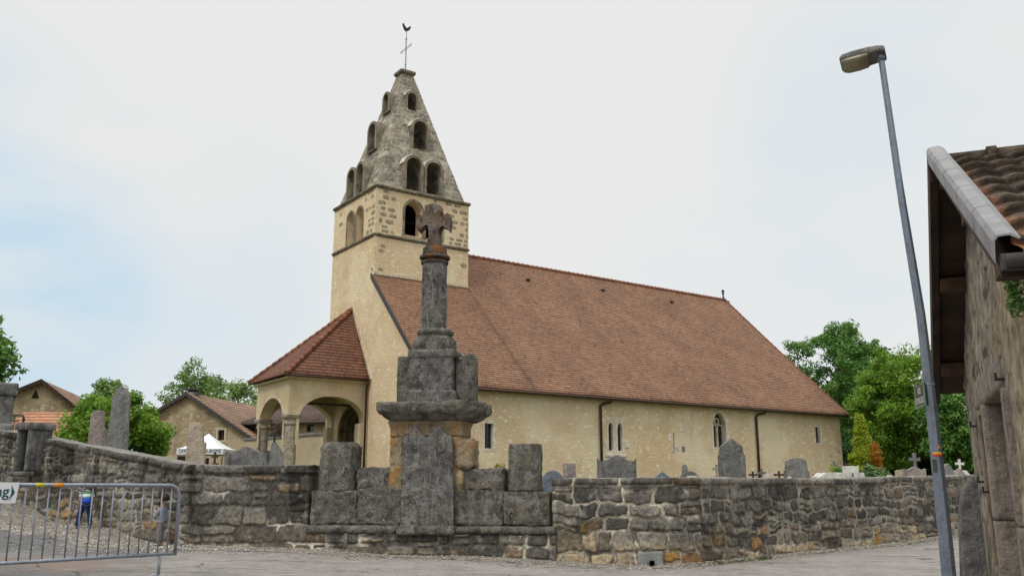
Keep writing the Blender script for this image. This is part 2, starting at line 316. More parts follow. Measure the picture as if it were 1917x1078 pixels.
M['leaforange'] = m_leaf('orange_foliage', (.38, .17, .02), (.48, .24, .03), (.25, .08, .01))
M['leafblue'] = m_leaf('green_yellow_leaves', (.09, .16, .05), (.2, .3, .12), (.05, .10, .03))
M['skin'] = plain('skin', (.37, .235, .175), .6, .35, 0, .06, 10)
M['hair'] = plain('dark_hair', (.022, .013, .009), .6, .3, 0, .4, 40)
M['jeansblue'] = plain('blue_trousers', (.012, .028, .11), .85, .2, 0, .4, 9)
M['jeansbright'] = plain('bright_blue_cloth', (.02, .075, .38), .8, .2, 0, .2, 9)
M['greytrousers'] = plain('grey_trousers', (.19, .185, .19), .85, .2, 0, .3, 14)
M['greyshirt'] = plain('grey_blue_shirt', (.20, .22, .30), .85, .2, 0, .2, 12)
M['turquoise'] = plain('turquoise_print', (.02, .48, .52), .8, .2, 0, .1, 12)
M['shoe'] = plain('dark_shoe', (.05, .04, .05), .7, .3)
def m_stripes():
    t = NT('striped_shirt', .85, .2)
    z = t.n('SeparateXYZ', Vector=t.tc.outputs['Object']).outputs[2]; f = t.math('FRACT', t.math('MULTIPLY', z, 8.))
    c = t.mix(t.ramp(f, .30, .34), (.60, .64, .64), (.07, .20, .07)); c = t.mix(t.ramp(f, .62, .66), c, (.03, .04, .05)); c = t.mix(t.ramp(f, .80, .84), c, (.35, .42, .42)); return t.col(c)
M['stripes'] = m_stripes()
# ------------------------------------------------------------------ object helpers
def link(o, parent=None, kind=None):
    COL.objects.link(o)
    if parent: o.parent = parent
    if kind: o['kind'] = kind
    return o
def tag(o, label, cat, group=None):
    o['label'] = label; o['category'] = cat
    if group: o['group'] = group
    return o
def thing(name, label, cat, loc=(0, 0, 0), rz=0, group=None):
    o = bpy.data.objects.new(name, None); o.empty_display_size = .2; o.location = loc; o.rotation_euler = (0, 0, rz)
    COL.objects.link(o); return tag(o, label, cat, group)
def mesh_obj(name, verts, faces, mat, parent=None, smooth=False, loc=None, cols=None, uvs=None, mats=None, midx=None):
    me = bpy.data.meshes.new(name)
    if isinstance(verts, np.ndarray) and isinstance(faces, np.ndarray):
        nv, nf, k = len(verts), len(faces), faces.shape[1]
        me.vertices.add(nv); me.vertices.foreach_set('co', verts.astype(np.float32).ravel())
        me.loops.add(nf*k); me.loops.foreach_set('vertex_index', faces.astype(np.int32).ravel())
        me.polygons.add(nf); me.polygons.foreach_set('loop_start', np.arange(0, nf*k, k, dtype=np.int32)); me.polygons.foreach_set('loop_total', np.full(nf, k, np.int32))
        me.update(calc_edges=True)
    else: me.from_pydata([tuple(v) for v in verts], [], [tuple(f) for f in faces]); me.update()
    if smooth: me.polygons.foreach_set('use_smooth', np.ones(len(me.polygons), bool))
    if cols is not None:
        ca = me.color_attributes.new('Col', 'FLOAT_COLOR', 'POINT'); c4 = np.ones((len(me.vertices), 4), np.float32); c4[:, :3] = cols; ca.data.foreach_set('color', c4.ravel())
    if uvs is not None:
        ul = me.uv_layers.new(name='UVMap'); li = np.zeros(len(me.loops), np.int32); me.loops.foreach_get('vertex_index', li)
        ul.data.foreach_set('uv', np.asarray(uvs, np.float32)[li].ravel())
    if mat: me.materials.append(mat)
    o = bpy.data.objects.new(name, me)
    if loc is not None: o.location = loc
    return link(o, parent)
def bm_obj(name, bm, mat, parent=None, smooth=False, loc=None, rot=None):
    bmesh.ops.recalc_face_normals(bm, faces=bm.faces[:])
    me = bpy.data.meshes.new(name); bm.to_mesh(me); bm.free(); me.materials.append(mat)
    if smooth: me.polygons.foreach_set('use_smooth', np.ones(len(me.polygons), bool))
    o = bpy.data.objects.new(name, me)
    if loc is not None: o.location = loc
    if rot is not None: o.rotation_euler = rot
    return link(o, parent)
def add_box(bm, x0, x1, y0, y1, z0, z1, bev=0):
    r = bmesh.ops.create_cube(bm, size=1.); vs = r['verts']
    bmesh.ops.scale(bm, vec=(x1-x0, y1-y0, z1-z0), verts=vs); bmesh.ops.translate(bm, vec=((x0+x1)/2, (y0+y1)/2, (z0+z1)/2), verts=vs)
    if bev:
        es = list({e for v in vs for e in v.link_edges}); bmesh.ops.bevel(bm, geom=es, offset=bev, segments=2, affect='EDGES', profile=.6)
def box(name, x0, x1, y0, y1, z0, z1, mat, parent=None, bev=.01, loc=None, rot=None):
    bm = bmesh.new(); add_box(bm, x0, x1, y0, y1, z0, z1, bev); return bm_obj(name, bm, mat, parent, loc=loc, rot=rot)
def add_prism(bm, pts, vec):
    a = [bm.verts.new(Vector(p)) for p in pts]; b = [bm.verts.new(Vector(p)+Vector(vec)) for p in pts]; n = len(pts)
    bm.faces.new(a); bm.faces.new(b[::-1])
    for i in range(n): bm.faces.new((a[i], b[i], b[(i+1) % n], a[(i+1) % n]))
def prism(name, pts, vec, mat, parent=None, bev=0, loc=None, rot=None):
    bm = bmesh.new(); add_prism(bm, pts, vec)
    if bev: bmesh.ops.bevel(bm, geom=bm.edges[:], offset=bev, segments=2, affect='EDGES', profile=.6)
    return bm_obj(name, bm, mat, parent, loc=loc, rot=rot)
def add_tube(bm, pts, r, seg=8, closed_ends=True):
    pts = [Vector(p) for p in pts]; rs = r if isinstance(r, (list, tuple)) else [r]*len(pts); rings = []
    up = None
    for i, p in enumerate(pts):
        d = (pts[min(i+1, len(pts)-1)]-pts[max(i-1, 0)]).normalized()
        if up is None: up = d.orthogonal().normalized()
        up = (up-d*up.dot(d))
        up = up.normalized() if up.length > 1e-5 else d.orthogonal().normalized()
        sd = d.cross(up)
        rings.append([bm.verts.new(p+(up*cos(2*pi*k/seg)+sd*sin(2*pi*k/seg))*rs[i]) for k in range(seg)])
    for i in range(len(rings)-1):
        for k in range(seg): bm.faces.new((rings[i][k], rings[i][(k+1) % seg], rings[i+1][(k+1) % seg], rings[i+1][k]))
    if closed_ends: bm.faces.new(rings[0][::-1]); bm.faces.new(rings[-1])
def tube(name, pts, r, mat, parent=None, seg=10, smooth=True, loc=None):
    bm = bmesh.new(); add_tube(bm, pts, r, seg); return bm_obj(name, bm, mat, parent, smooth, loc)
def loft(name, secs, mat, parent=None, amp=.01, nf=5., seg=64, dz=.03, smooth=True, loc=None, seed=0, rot=None):
    """secs: (z, half x, half y, exponent[, centre x, centre y]) from bottom to top; high exponent = square plan"""
    S = []
    for i in range(len(secs)-1):
        a, b = secs[i], secs[i+1]; n = max(1, int(sqrt((b[0]-a[0])**2+(b[1]-a[1])**2)/dz))
        for k in range(n): S.append([a[j]+(b[j]-a[j])*k/n for j in range(4)]+[(a[4] if len(a) > 4 else 0), (a[5] if len(a) > 5 else 0)])
    S.append(list(secs[-1][:4])+[0, 0])
    first, last = S[0], S[-1]
    S = [[first[0], first[1]*f, first[2]*f, first[3], 0, 0] for f in (.02, .5, .85)]+S+[[last[0], last[1]*f, last[2]*f, last[3], 0, 0] for f in (.85, .5, .02)]
    V = []
    for z, hx, hy, e, ox, oy in S:
        for k in range(seg):
            t = 2*pi*(k+.5)/seg; c, s_ = cos(t), sin(t)
            q = (abs(c)**e+abs(s_)**e)**(-1/e); p = Vector((c*q*hx+ox, s_*q*hy+oy, z))
            if amp:
                nv = mnoise.fractal(p*nf*2.2+Vector((seed*7.3, seed, 0)), .6, 2., 5)*amp*.6+mnoise.noise(p*nf*.6+Vector((seed, 0, 3)))*amp*.35
                p += Vector((c, s_, 0))*nv+Vector((0, 0, nv*.4))
            V.append(p)
    Fs = []
    for i in range(len(S)-1):
        for k in range(seg): Fs.append((i*seg+k, i*seg+(k+1) % seg, (i+1)*seg+(k+1) % seg, (i+1)*seg+k))
    Fs.append(tuple(range(seg))[::-1]); Fs.append(tuple(range((len(S)-1)*seg, len(S)*seg)))
    o = mesh_obj(name, V, Fs, mat, parent, smooth, loc)
    if rot: o.rotation_euler = rot
    return o
def rblock(name, x0, x1, y0, y1, z0, z1, mat, parent=None, amp=.012, r=.03, seed=0, res=.05, loc=None, rot=None):
    """a worn block: rounded edges, uneven faces"""
    V = []; Fs = []; idx = {}
    c = Vector(((x0+x1)/2, (y0+y1)/2, (z0+z1)/2)); h = Vector(((x1-x0)/2, (y1-y0)/2, (z1-z0)/2)); n = [max(2, int(2*h[i]/res)) for i in range(3)]
    def vert(i, j, k):
        key = (i, j, k)
        if key in idx: return idx[key]
        p = Vector((-h.x+2*h.x*i/n[0], -h.y+2*h.y*j/n[1], -h.z+2*h.z*k/n[2]))
        q = Vector([max(-h[t]+r, min(h[t]-r, p[t])) for t in range(3)]); d = p-q
        if d.length > 1e-6: p = q+d.normalized()*r
        nn = (p-q).normalized() if (p-q).length > 1e-6 else Vector((0, 0, 1))
        w = p+c; nv = mnoise.fractal(w*10+Vector((seed*5.1, seed*2.7, 0)), .55, 2., 5)*.55+mnoise.noise(w*2.5+Vector((seed, 0, 3)))*.3
        if d.length > 1e-6 and sum(abs(d[t]) > 1e-5 for t in range(3)) > 1: nv -= max(0, mnoise.noise(w*7+Vector((0, seed*3., 0)))-.05)*2.4
        p = p+nn*nv*amp; idx[key] = len(V); V.append(p+c); return idx[key]
    for ax in range(3):
        a, b = [(1, 2), (0, 2), (0, 1)][ax]
        for side in (0, n[ax]):
            for i in range(n[a]):
                for j in range(n[b]):
                    q = []
                    for (u, v) in ((i, j), (i+1, j), (i+1, j+1), (i, j+1)):
                        k = [0, 0, 0]; k[ax] = side; k[a] = u; k[b] = v; q.append(vert(*k))
                    flip = (side == 0) ^ (ax == 1)
                    Fs.append(tuple(q[::-1] if flip else q))
    o = mesh_obj(name, V, Fs, mat, parent, True, loc)
    if rot: o.rotation_euler = rot
    return o
def arch_pts(cx, z0, w, h, n=12, pointed=False, seg_rise=None):
    """outline of an arched opening as (horizontal, z) pairs; h is the full height"""
    r = w/2; P = [(cx-r, z0), (cx+r, z0)]
    rise = seg_rise if seg_rise is not None else (r*1.35 if pointed else r)
    zs = z0+h-rise
    for k in range(n+1):
        t = pi*k/n
        if pointed:
            s = 1 if t < pi/2 else -1; u = (t if t < pi/2 else pi-t)/(pi/2); P.append((cx+s*r*(1-u)**1*(1+.35*u), zs+rise*sin(u*pi/2)**.85))
        else: P.append((cx+r*cos(t), zs+rise*sin(t)))
    return P
def cut(o, cutters):
    """open holes in o with the given bmesh solids"""
    tmp = []
    for bm in cutters:
        bmesh.ops.recalc_face_normals(bm, faces=bm.faces[:]); me = bpy.data.meshes.new('c'); bm.to_mesh(me); bm.free(); c = bpy.data.objects.new('c', me); COL.objects.link(c)
        c.parent = o.parent; m = o.modifiers.new('b', 'BOOLEAN'); m.operation = 'DIFFERENCE'; m.solver = 'EXACT'; m.object = c; tmp.append(c)
    dg = bpy.context.evaluated_depsgraph_get(); dg.update(); me = bpy.data.meshes.new_from_object(o.evaluated_get(dg)); me.name = o.name
    o.modifiers.clear(); o.data = me
    for c in tmp: bpy.data.objects.remove(c, do_unlink=True)
def text_obj(name, s, size, mat, parent, loc, rot, depth=.002, align='CENTER', bold=0., width=None):
    cu = bpy.data.curves.new(name, 'FONT'); cu.body = s; cu.size = size; cu.extrude = depth; cu.align_x = align; cu.offset = bold
    t = bpy.data.objects.new('t', cu); COL.objects.link(t); dg = bpy.context.evaluated_depsgraph_get(); dg.update()
    me = bpy.data.meshes.new_from_object(t.evaluated_get(dg)); bpy.data.objects.remove(t, do_unlink=True)
    if width:
        xs_ = [v.co.x for v in me.vertices]; k = width/(max(xs_)-min(xs_))
        for v in me.vertices: v.co.x *= k
    me.materials.clear(); me.materials.append(mat); o = bpy.data.objects.new(name, me); o.location = loc; o.rotation_euler = rot
    return link(o, parent)

# ------------------------------------------------------------------ terrain
GP = np.array([(0, 2, 0), (0, -6, 0), (-4, 11, .17), (-9, 9, .2), (4, 8, 0), (9, 9, .03), (-2, 16.2, .1), (2, 15, .02), (3.3, 15.2, .05), (7, 19, .06), (12, 24, .12), (16, 30, .3),
    (-3.6, 16.6, .2), (-6.1, 16.8, .22), (-8.5, 18.3, .5), (-11.2, 20, .97), (-16, 23, 1.7), (-12, 14, .6), (-20, 12, 1.0), (12, 14, .05), (15, 8, 0), (0, 11, .05), (-30, 30, 2.2), (26, 38, .4), (24, 14, 0)])
def gh(x, y):
    x = np.asarray(x, float); y = np.asarray(y, float); n = 0; d = 0
    for px, py, pz in GP:
        w = 1/((x-px)**2+(y-py)**2+1.2)**1.8; n = n+w*pz; d = d+w
    return n/d
WL = [(-60, 48), (-30, 32), (-20, 25.6), (-11.2, 20.1), (-6.1, 16.9), (-3.65, 16.55), (.7, 15.75), (2.0, 15.12), (3.15, 15.35), (12.1, 24.1), (26, 38), (60, 72)]
def wy(x): return np.interp(x, [p[0] for p in WL], [p[1] for p in WL])
def plateau(x, y):
    b = 1.1+.45*sst(2, 14, y-wy(x)); return b+np.clip(-5-x, 0, 12)*.075
def grid(name, xs, ys_of, zf, mat, kind=None, uv=False):
    X = np.repeat(xs[:, None], len(ys_of(xs[0])), 1); Y = np.array([ys_of(x) for x in xs]); Z = zf(X, Y); V = np.stack([X, Y, Z], -1).reshape(-1, 3)
    nx, ny = X.shape; i = np.arange(nx*ny).reshape(nx, ny); Fc = np.stack([i[:-1, :-1], i[1:, :-1], i[1:, 1:], i[:-1, 1:]], -1).reshape(-1, 4)
    o = mesh_obj(name, V, Fc, mat, None, True)
    if kind: o['kind'] = kind
    return o
offs = np.array([-900, -300, -100, -45, -30, -24, -20]+list(np.arange(-18, 0, .6))+[-.3, .0, .12, .26, .5, 1, 2, 3.5, 6, 10, 16, 25, 40, 70, 130, 300, 1200])
xs = np.array([-1500, -500, -200, -90]+list(np.arange(-60, 60.1, .8))+[90, 200, 500, 1500])
def terr(X, Y):
    o = Y-wy(X); f = sst(.02, .26, o); low = gh(np.clip(X, -40, 40), np.clip(Y, -30, 60))-.06; return low*(1-f)+plateau(X, Y)*f
grid('ground', xs, lambda x: wy(x)+offs, terr, M['ground'], 'structure')
rx = np.arange(-24, 27, .25); ro = np.concatenate([np.linspace(-24, -8, 18), np.arange(-7.75, -.2, .25), [-.12, .05]])
def roadz(X, Y): return gh(X, Y)+.012*(fbm(X*1.3, Y*1.3, 5)-.5)*2
grid('road', rx, lambda x: wy(x)+ro, roadz, M['asphalt'], 'structure')
# gravel shoulder at the wall foot, wider on the left
gx = np.arange(-19, 16, .12)
def gw(x): return np.interp(x, [-19, -11, -8.5, -6.5, -5.6, -3, 1, 2.5, 4, 9, 16], [3.2, 2.4, 1.7, 1.15, .75, .55, .55, .4, .25, .35, .5])*(.75+.5*fbm(x*1.7, x*0, 9))
grid('gravel_shoulder', gx, lambda x: wy(x)-np.linspace(1, 0, 12)*gw(x)+np.linspace(0, .06, 12), lambda X, Y: roadz(X, Y)+.005+.035*sst(.9, 0, (wy(X)-Y)/gw(X))+.02*(fbm(X*9, Y*9, 2)-.5), M['gravelbed'], 'structure')
def scatter_pebbles():
    rng = np.random.default_rng(3); V = []; Fc = []; C = []
    ico = np.array([(0, 0, 1), (.9, 0, .2), (.28, .85, .2), (-.72, .53, .2), (-.72, -.53, .2), (.28, -.85, .2), (0, 0, -.5)])
    tri = [(0, 1, 2), (0, 2, 3), (0, 3, 4), (0, 4, 5), (0, 5, 1), (6, 2, 1), (6, 3, 2), (6, 4, 3), (6, 5, 4), (6, 1, 5)]
    k = 0
    for i in range(14000):
        x = rng.uniform(-14, 10) if i % 3 else rng.uniform(-13, -4); w = float(gw(x)); t = rng.random()**1.2*2.2
        if t > 1 and rng.random() > .22: continue
        y = float(wy(x))-.03-t*w; s = rng.uniform(.006, .02)*(1.5 if x < -5.5 and rng.random() < .35 else 1); a = rng.uniform(0, 6.28)
        R = np.array([(cos(a), -sin(a), 0), (sin(a), cos(a), 0), (0, 0, 1)]); v = (ico*np.array([1, rng.uniform(.6, 1), rng.uniform(.5, .9)])*s*rng.uniform(.85, 1.15, (7, 1)))@R.T
        z = float(roadz(np.array(x), np.array(y)))+.01+.03*max(0, 1-t); V.append(v+np.array([x, y, z])); Fc += [(a_+k, b_+k, c_+k) for a_, b_, c_ in tri]; k += 7
        c = rng.uniform(.18, .5) if rng.random() < .75 else .65; C.append(np.tile(np.array([c, c*.93, c*.84]), (7, 1)))
    o = mesh_obj('gravel', np.concatenate(V), np.array(Fc), M['gravel'], cols=np.concatenate(C)); tag(o, 'loose grey and white gravel strewn along the foot of the cemetery wall', 'gravel'); o['kind'] = 'stuff'
scatter_pebbles()
# ------------------------------------------------------------------ masonry
def pattern(s, z, seed, ch, cw, warp, mort, ztop=None, cope=0, copew=(.5, .95)):
    """irregular coursed stones: distance to the joint and a random value set per stone"""
    rng = np.random.default_rng(seed)
    sw = s+warp*(fbm(s*2.0, z*2.3, seed+3, 2)-.5)*2.2+warp*.45*(vn(s*8, z*8, seed+8)-.5)
    zw = z+warp*.9*(fbm(s*1.9, z*1.9+40, seed+5, 3)-.5)*2+warp*.45*(vn(s*8, z*8, seed+9)-.5)
    d = np.full(s.shape, 9.); r1 = np.zeros(s.shape); r2 = np.zeros(s.shape)
    zb = [-1.2]
    while zb[-1] < 4.5: zb.append(zb[-1]+rng.uniform(*ch))
    smin, smax = s.min()-1, s.max()+1
    def fill(mask, sw, zz, z0, z1, wr):
        xb = [smin-rng.random()]
        while xb[-1] < smax: xb.append(xb[-1]+rng.uniform(*wr)*(1.6 if rng.random() < .15 else 1))
        xb = np.array(xb); i = np.clip(np.searchsorted(xb, sw[mask])-1, 0, len(xb)-2)
        split = rng.random(len(xb)) < .22; zs = rng.uniform(.38, .62, len(xb)); A = rng.random((len(xb), 2)); B = rng.random((len(xb), 2))
        dx = np.minimum(sw[mask]-xb[i], xb[i+1]-sw[mask]); zm = zz[mask]; lo = np.full(zm.shape, z0); hi = np.full(zm.shape, z1); mid = z0+(z1-z0)*zs[i]
        up = zm > mid; sp = split[i]; lo = np.where(sp & up, mid, lo); hi = np.where(sp & ~up, mid, hi); sel = np.where(sp & up, 1, 0)
        dz = np.minimum(zm-lo, hi-zm); R = .07; q = np.where((dx < R) & (dz < R), R-np.hypot(np.clip(R-dx, 0, R), np.clip(R-dz, 0, R)), np.minimum(dx, dz))
        d[mask] = q; r1[mask] = A[i, sel]; r2[mask] = B[i, sel]
    body = np.ones(s.shape, bool)
    if cope:
        body = (ztop-z) > cope
        zr = z-ztop; rs = warp; fill(~body, s+.3*(sw-s), zr, -cope, .5, copew)
    for k in range(len(zb)-1):
        m = body & (zw >= zb[k]) & (zw < zb[k+1])
        if m.any(): fill(m, sw, zw, zb[k], zb[k+1], cw)
    if cope: d = np.where(body, np.minimum(d, np.maximum((ztop-z)-cope, 0)), d)
    return d, r1, r2
def voro(s, z, seed, cx, cz):
    gx = s/cx; gz = z/cz; wq = .5; gx = gx+wq*(fbm(s*3, z*3, seed, 3)-.5); gz = gz+wq*(fbm(s*3, z*3+9, seed+1, 3)-.5)
    ix = np.floor(gx); iz = np.floor(gz); f1 = np.full(s.shape, 9.); f2 = np.full(s.shape, 9.); r1 = np.zeros(s.shape); r2 = np.zeros(s.shape)
    for a in (-1, 0, 1):
        for b in (-1, 0, 1):
            jx = ix+a; jz = iz+b; px = jx+.1+.8*_h(jx, jz, seed+21); pz = jz+.1+.8*_h(jx, jz, seed+22); dd = np.hypot(gx-px, gz-pz)
            c = dd < f1; f2 = np.where(c, f1, np.minimum(f2, dd)); r1 = np.where(c, _h(jx, jz, seed+23), r1); r2 = np.where(c, _h(jx, jz, seed+24), r2); f1 = np.where(c, dd, f1)
    return (f2-f1)*.5*min(cx, cz), r1, r2
def lerp3(t, a, b): return np.asarray(a)[None]*(1-t[..., None])+np.asarray(b)[None]*t[..., None]
def masonry(name, path, ztops, mat, parent, seed, style, thick=.5, res=.019, zlow=None, cope=0, relief=.03, mort=.014, mortc=(.40, .37, .30), warm=.45, dark=.5, ch=(.16, .30), cw=(.22, .5), warp=.04, topn=.02, capend=True, vc=(.26, .17), patch=.5, wob=.04):
    """path: plan points; ztops: top height at each of them"""
    P = np.array(path, float); L = np.concatenate([[0], np.cumsum(np.hypot(*(P[1:]-P[:-1]).T))]); S = np.arange(0, L[-1]+res*.5, res); S[-1] = L[-1]
    X = np.interp(S, L, P[:, 0]); Y = np.interp(S, L, P[:, 1]); ZT = np.interp(S, L, ztops)+topn*(fbm(S*2.2, S*0+seed, seed, 3)-.5)*2
    tx = np.gradient(X, S); ty = np.gradient(Y, S); l = np.hypot(tx, ty); NX, NY = ty/l, -tx/l     # outward = towards the road
    ZB = gh(X, Y)-.15 if zlow is None else np.full(len(S), zlow)
    nz = int(((ZT-ZB).max())/res); nt = max(4, int(thick/.05))
    f = np.linspace(0, 1, nz+1); s2 = np.repeat(S[:, None], nz+1, 1); z2 = ZB[:, None]+(ZT-ZB)[:, None]*f[None]; zt2 = np.repeat(ZT[:, None], nz+1, 1)
    g0 = np.repeat(gh(X, Y)[:, None], nz+1, 1)
    if style == 'voro': d, r1, r2 = voro(s2, z2, seed, *vc)
    else: d, r1, r2 = pattern(s2, z2, seed, ch, cw, warp, mort, zt2, cope)
    if style == 'voro' and cope:
        dc, c1, c2 = pattern(s2, z2, seed, (.2, .3), (.3, .6), warp*.5, mort, zt2, cope, (.35, .75)); top = (zt2-z2) < cope; d = np.where(top, dc, d); r1 = np.where(top, c1, r1); r2 = np.where(top, c2, r2)
    mw = mort*(.35+1.5*fbm(s2*2.1, z2*2.1, seed+31, 3)); k = sst(0, .026, d-mw)
    rough = fbm(s2*9, z2*9, seed+40, 4)-.5
    H = relief*k*(.45+.9*r1)+rough*.022*k+(fbm(s2*3, z2*3, seed+41, 3)-.5)*wob
    lift = (z2-g0)/np.maximum(zt2-g0, .3)
    wt = sst(.42, .0, lift+(fbm(s2*1.3, z2*1.5, seed+50, 4)-.5)*.7)*warm+np.where(r2 > .90, .22, 0)
    c = lerp3(r1**1.3, (.085, .082, .076), (.27, .25, .215)); c = c*(1-.22*(r2[..., None] > .5))
    cre = lerp3(r1, (.30, .235, .15), (.50, .41, .27)); och = np.array([.42, .25, .09])[None]; cre = np.where((r2 > .86)[..., None], och, cre)
    w = np.clip(wt*(.5+r1), 0, 1)[..., None]; c = c*(1-w)+cre*w
    mc = np.asarray(mortc)[None]*(.55+.75*fbm(s2*5, z2*5, seed+60, 4))[..., None]; kk = sst(-.003, .004, d-mw)[..., None]; rim = sst(.022, .004, d-mw)[..., None]*kk*.45; c = c*(1-rim)  # each stone's edge is darkened: a shadow outline painted into the colour
    mdirt = sst(patch-.1, patch+.06, fbm(s2*1.3, z2*1.6, seed+66, 4))[..., None]; mc = mc*(1-mdirt)+np.array([.115, .108, .095])*mdirt
    c = mc*(1-kk)+c*kk
    st = sst(.50, .66, fbm(s2*3.4, z2*.5, seed+70, 4))*sst(.0, .5, lift)*dark+sst(.72, 1.0, lift)*dark*.35; c = c*(1-.62*np.clip(st, 0, 1)[..., None])
    lf = sst(.62, .68, fbm(s2*7, z2*7, seed+80, 4))*.3; c = c*(1-lf[..., None])+np.array([.40, .395, .35])*lf[..., None]
    c = c*(.80+.4*fbm(s2*1.1, z2*1.1, seed+90, 3))[..., None]
    if cope: tp = sst(cope+.01, cope-.01, zt2-z2); H = H+tp*.03
    H = H-.02*sst(.04, 0, zt2-z2)
    fx = X[:, None]+NX[:, None]*H; fy = Y[:, None]+NY[:, None]*H
    Vf = np.stack([fx, fy, z2], -1)
    ft = np.linspace(0, 1, nt+1)[1:]; T = np.repeat(S[:, None], nt, 1); tn = (fbm(T*3, ft[None]*2+T*0, seed+95, 4)-.5)*.04
    Vt = np.stack([X[:, None]-NX[:, None]*thick*ft+NX[:, None]*0, Y[:, None]-NY[:, None]*thick*ft, np.repeat(ZT[:, None], nt, 1)+tn+.012*np.sin(ft*pi)[None]], -1)
    Vb = np.stack([X-NX*thick, Y-NY*thick, ZB], -1)[:, None]
    V = np.concatenate([Vf, Vt, Vb], 1); ct = np.ones((len(S), nt+1, 3))*np.array([.24, .235, .215])*(.7+.6*fbm(np.repeat(S[:, None], nt+1, 1)*6, np.arange(nt+1)[None]*.7, seed+96, 4))[..., None]
    C = np.concatenate([c, ct], 1); nx, ny = V.shape[:2]; i = np.arange(nx*ny).reshape(nx, ny)
    Fc = np.stack([i[:-1, :-1], i[1:, :-1], i[1:, 1:], i[:-1, 1:]], -1).reshape(-1, 4)
    V = V.reshape(-1, 3); C = C.reshape(-1, 3)
    caps = []
    if capend:
        for e in (0, nx-1):
            a = i[e, :nz+1]; zz = V[a][:, 2]; back = np.stack([np.full(nz+1, Vb[e, 0, 0]), np.full(nz+1, Vb[e, 0, 1]), zz], -1); j = np.arange(len(V), len(V)+nz+1); V = np.concatenate([V, back]); C = np.concatenate([C, C[a]])
            q = np.stack([a[:-1], a[1:], j[1:], j[:-1]], -1); caps.append(q if e == 0 else q[:, ::-1])
    Fc = np.concatenate([Fc]+caps)
    return mesh_obj(name, V, Fc, mat, parent, True, cols=C)
lw = thing('cemetery_wall', 'long grey rubble wall rising to the left behind the barrier', 'wall')
masonry('rubble_section', [(-18, 24.35), (-11.2, 20.1), (-9.7, 19.16), (-6.1, 16.9)], [3.25, 2.50, 2.27, 1.70], M['masonry'], lw, 11, 'course', cope=.13, mort=.016, mortc=(.36, .33, .27), relief=.024, warm=.5, dark=1., ch=(.12, .24), cw=(.2, .5), warp=.09, topn=.015, patch=.50)
masonry('block_section', [(-6.1, 16.9), (-5.2, 16.72), (-3.66, 16.55)], [1.70, 1.66, 1.665], M['masonry'], lw, 26, 'course', cope=.15, mort=.016, mortc=(.66, .62, .53), ch=(.20, .42), cw=(.30, .75), warp=.085, relief=.026, warm=.32, dark=.9, topn=.006, patch=.44)
rw = thing('cemetery_wall', 'right cemetery wall of mortared grey and ochre stones with a drain pipe at its foot', 'wall')
masonry('block_section', [(.70, 15.74), (2.0, 15.12), (2.6, 15.17), (3.12, 15.34)], [1.42, 1.42, 1.43, 1.43], M['masonry'], rw, 39, 'course', cope=.13, mort=.015, mortc=(.58, .53, .43), ch=(.20, .40), cw=(.24, .6), warp=.11, relief=.035, warm=.8, dark=.5, topn=.010, patch=.66)
masonry('rubble_section', [(3.12, 15.34), (7, 19.14), (12.1, 24.1), (17.5, 29.5)], [1.43, 1.46, 1.60, 1.75], M['masonry'], rw, 41, 'course', cope=.14, mort=.020, mortc=(.40, .37, .31), relief=.030, warm=.8, dark=.25, ch=(.12, .26), cw=(.22, .6), warp=.10, topn=.02, patch=.62, wob=.03)
# drain pipe set in a cement patch
dp = at(1219, 1052, 15.02); 
pt = rblock('cement_patch', -.20, .22, -.075, .05, -.2, .25, M['cement'], rw, .012, .03, 4, .03, loc=(dp.x, dp.y+.14, .02), rot=(0, 0, .0))
bm = bmesh.new(); 
for r_ in (.052,): 
    add_tube(bm, [(0, .1, 0), (0, -.12, 0)], r_, 20, False); add_tube(bm, [(0, -.12, 0), (0, .1, 0)], .043, 20, False)
ring = [e for e in bm.edges if e.is_boundary and all(v.co.y < -.1 for v in e.verts)]; bmesh.ops.bridge_loops(bm, edges=ring)
bm_obj('drain_pipe', bm, M['concrete'], rw, True, (dp.x, dp.y+.03, zat(1052, 15.05, 1219)))
# box-shaped stone chute projecting from the left wall, pillar beside it
Yn = 18.95; nz = lambda py, Y=Yn: zat(py, Y, 55)
ch_o = thing('stone_niche', 'hollow box of grey slabs jutting from the left wall', 'stone niche', (xat(52, 840, Yn), Yn, 0), radians(58)); zb_, zt_ = nz(882), nz(803)
rblock('side_block', .20, .52, .0, .48, zb_, zt_, M['concrete'], ch_o, .008, .02, 1)
rblock('side_slab', .0, .199, .0, .07, zb_, zt_, M['concrete'], ch_o, .008, .012, 2); rblock('side_slab', .0, .199, .41, .48, zb_, zt_, M['concrete'], ch_o, .008, .012, 4)
rblock('top_slab', -.04, .56, -.04, .53, zt_-.005, nz(790), M['concrete'], ch_o, .01, .02, 3); rblock('sill', -.06, .2, -.02, .52, nz(891), zb_+.004, M['concrete'], ch_o, .01, .02, 5)
pl = thing('stone_pillar', 'tall grey capped gate pillar at the far left edge behind the wall', 'pillar')
pl.location = (xat(25, 760, 20.6), 20.6, 0); pl.rotation_euler = (0, 0, radians(30)); zt = zat(716, 20.5, 0); zm = zat(740, 20.5, 0)
rblock('shaft', -.9, 0, 0, .8, 1.4, zm, M['concrete'], pl, .01, .03, 8); rblock('capstone', -.97, .06, -.06, .86, zm, zt, M['concrete'], pl, .015, .04, 9)
rblock('plinth', -.97, .05, -.05, .86, 1.3, zat(792, 20.5, 0), M['tomb'], pl, .02, .04, 10)
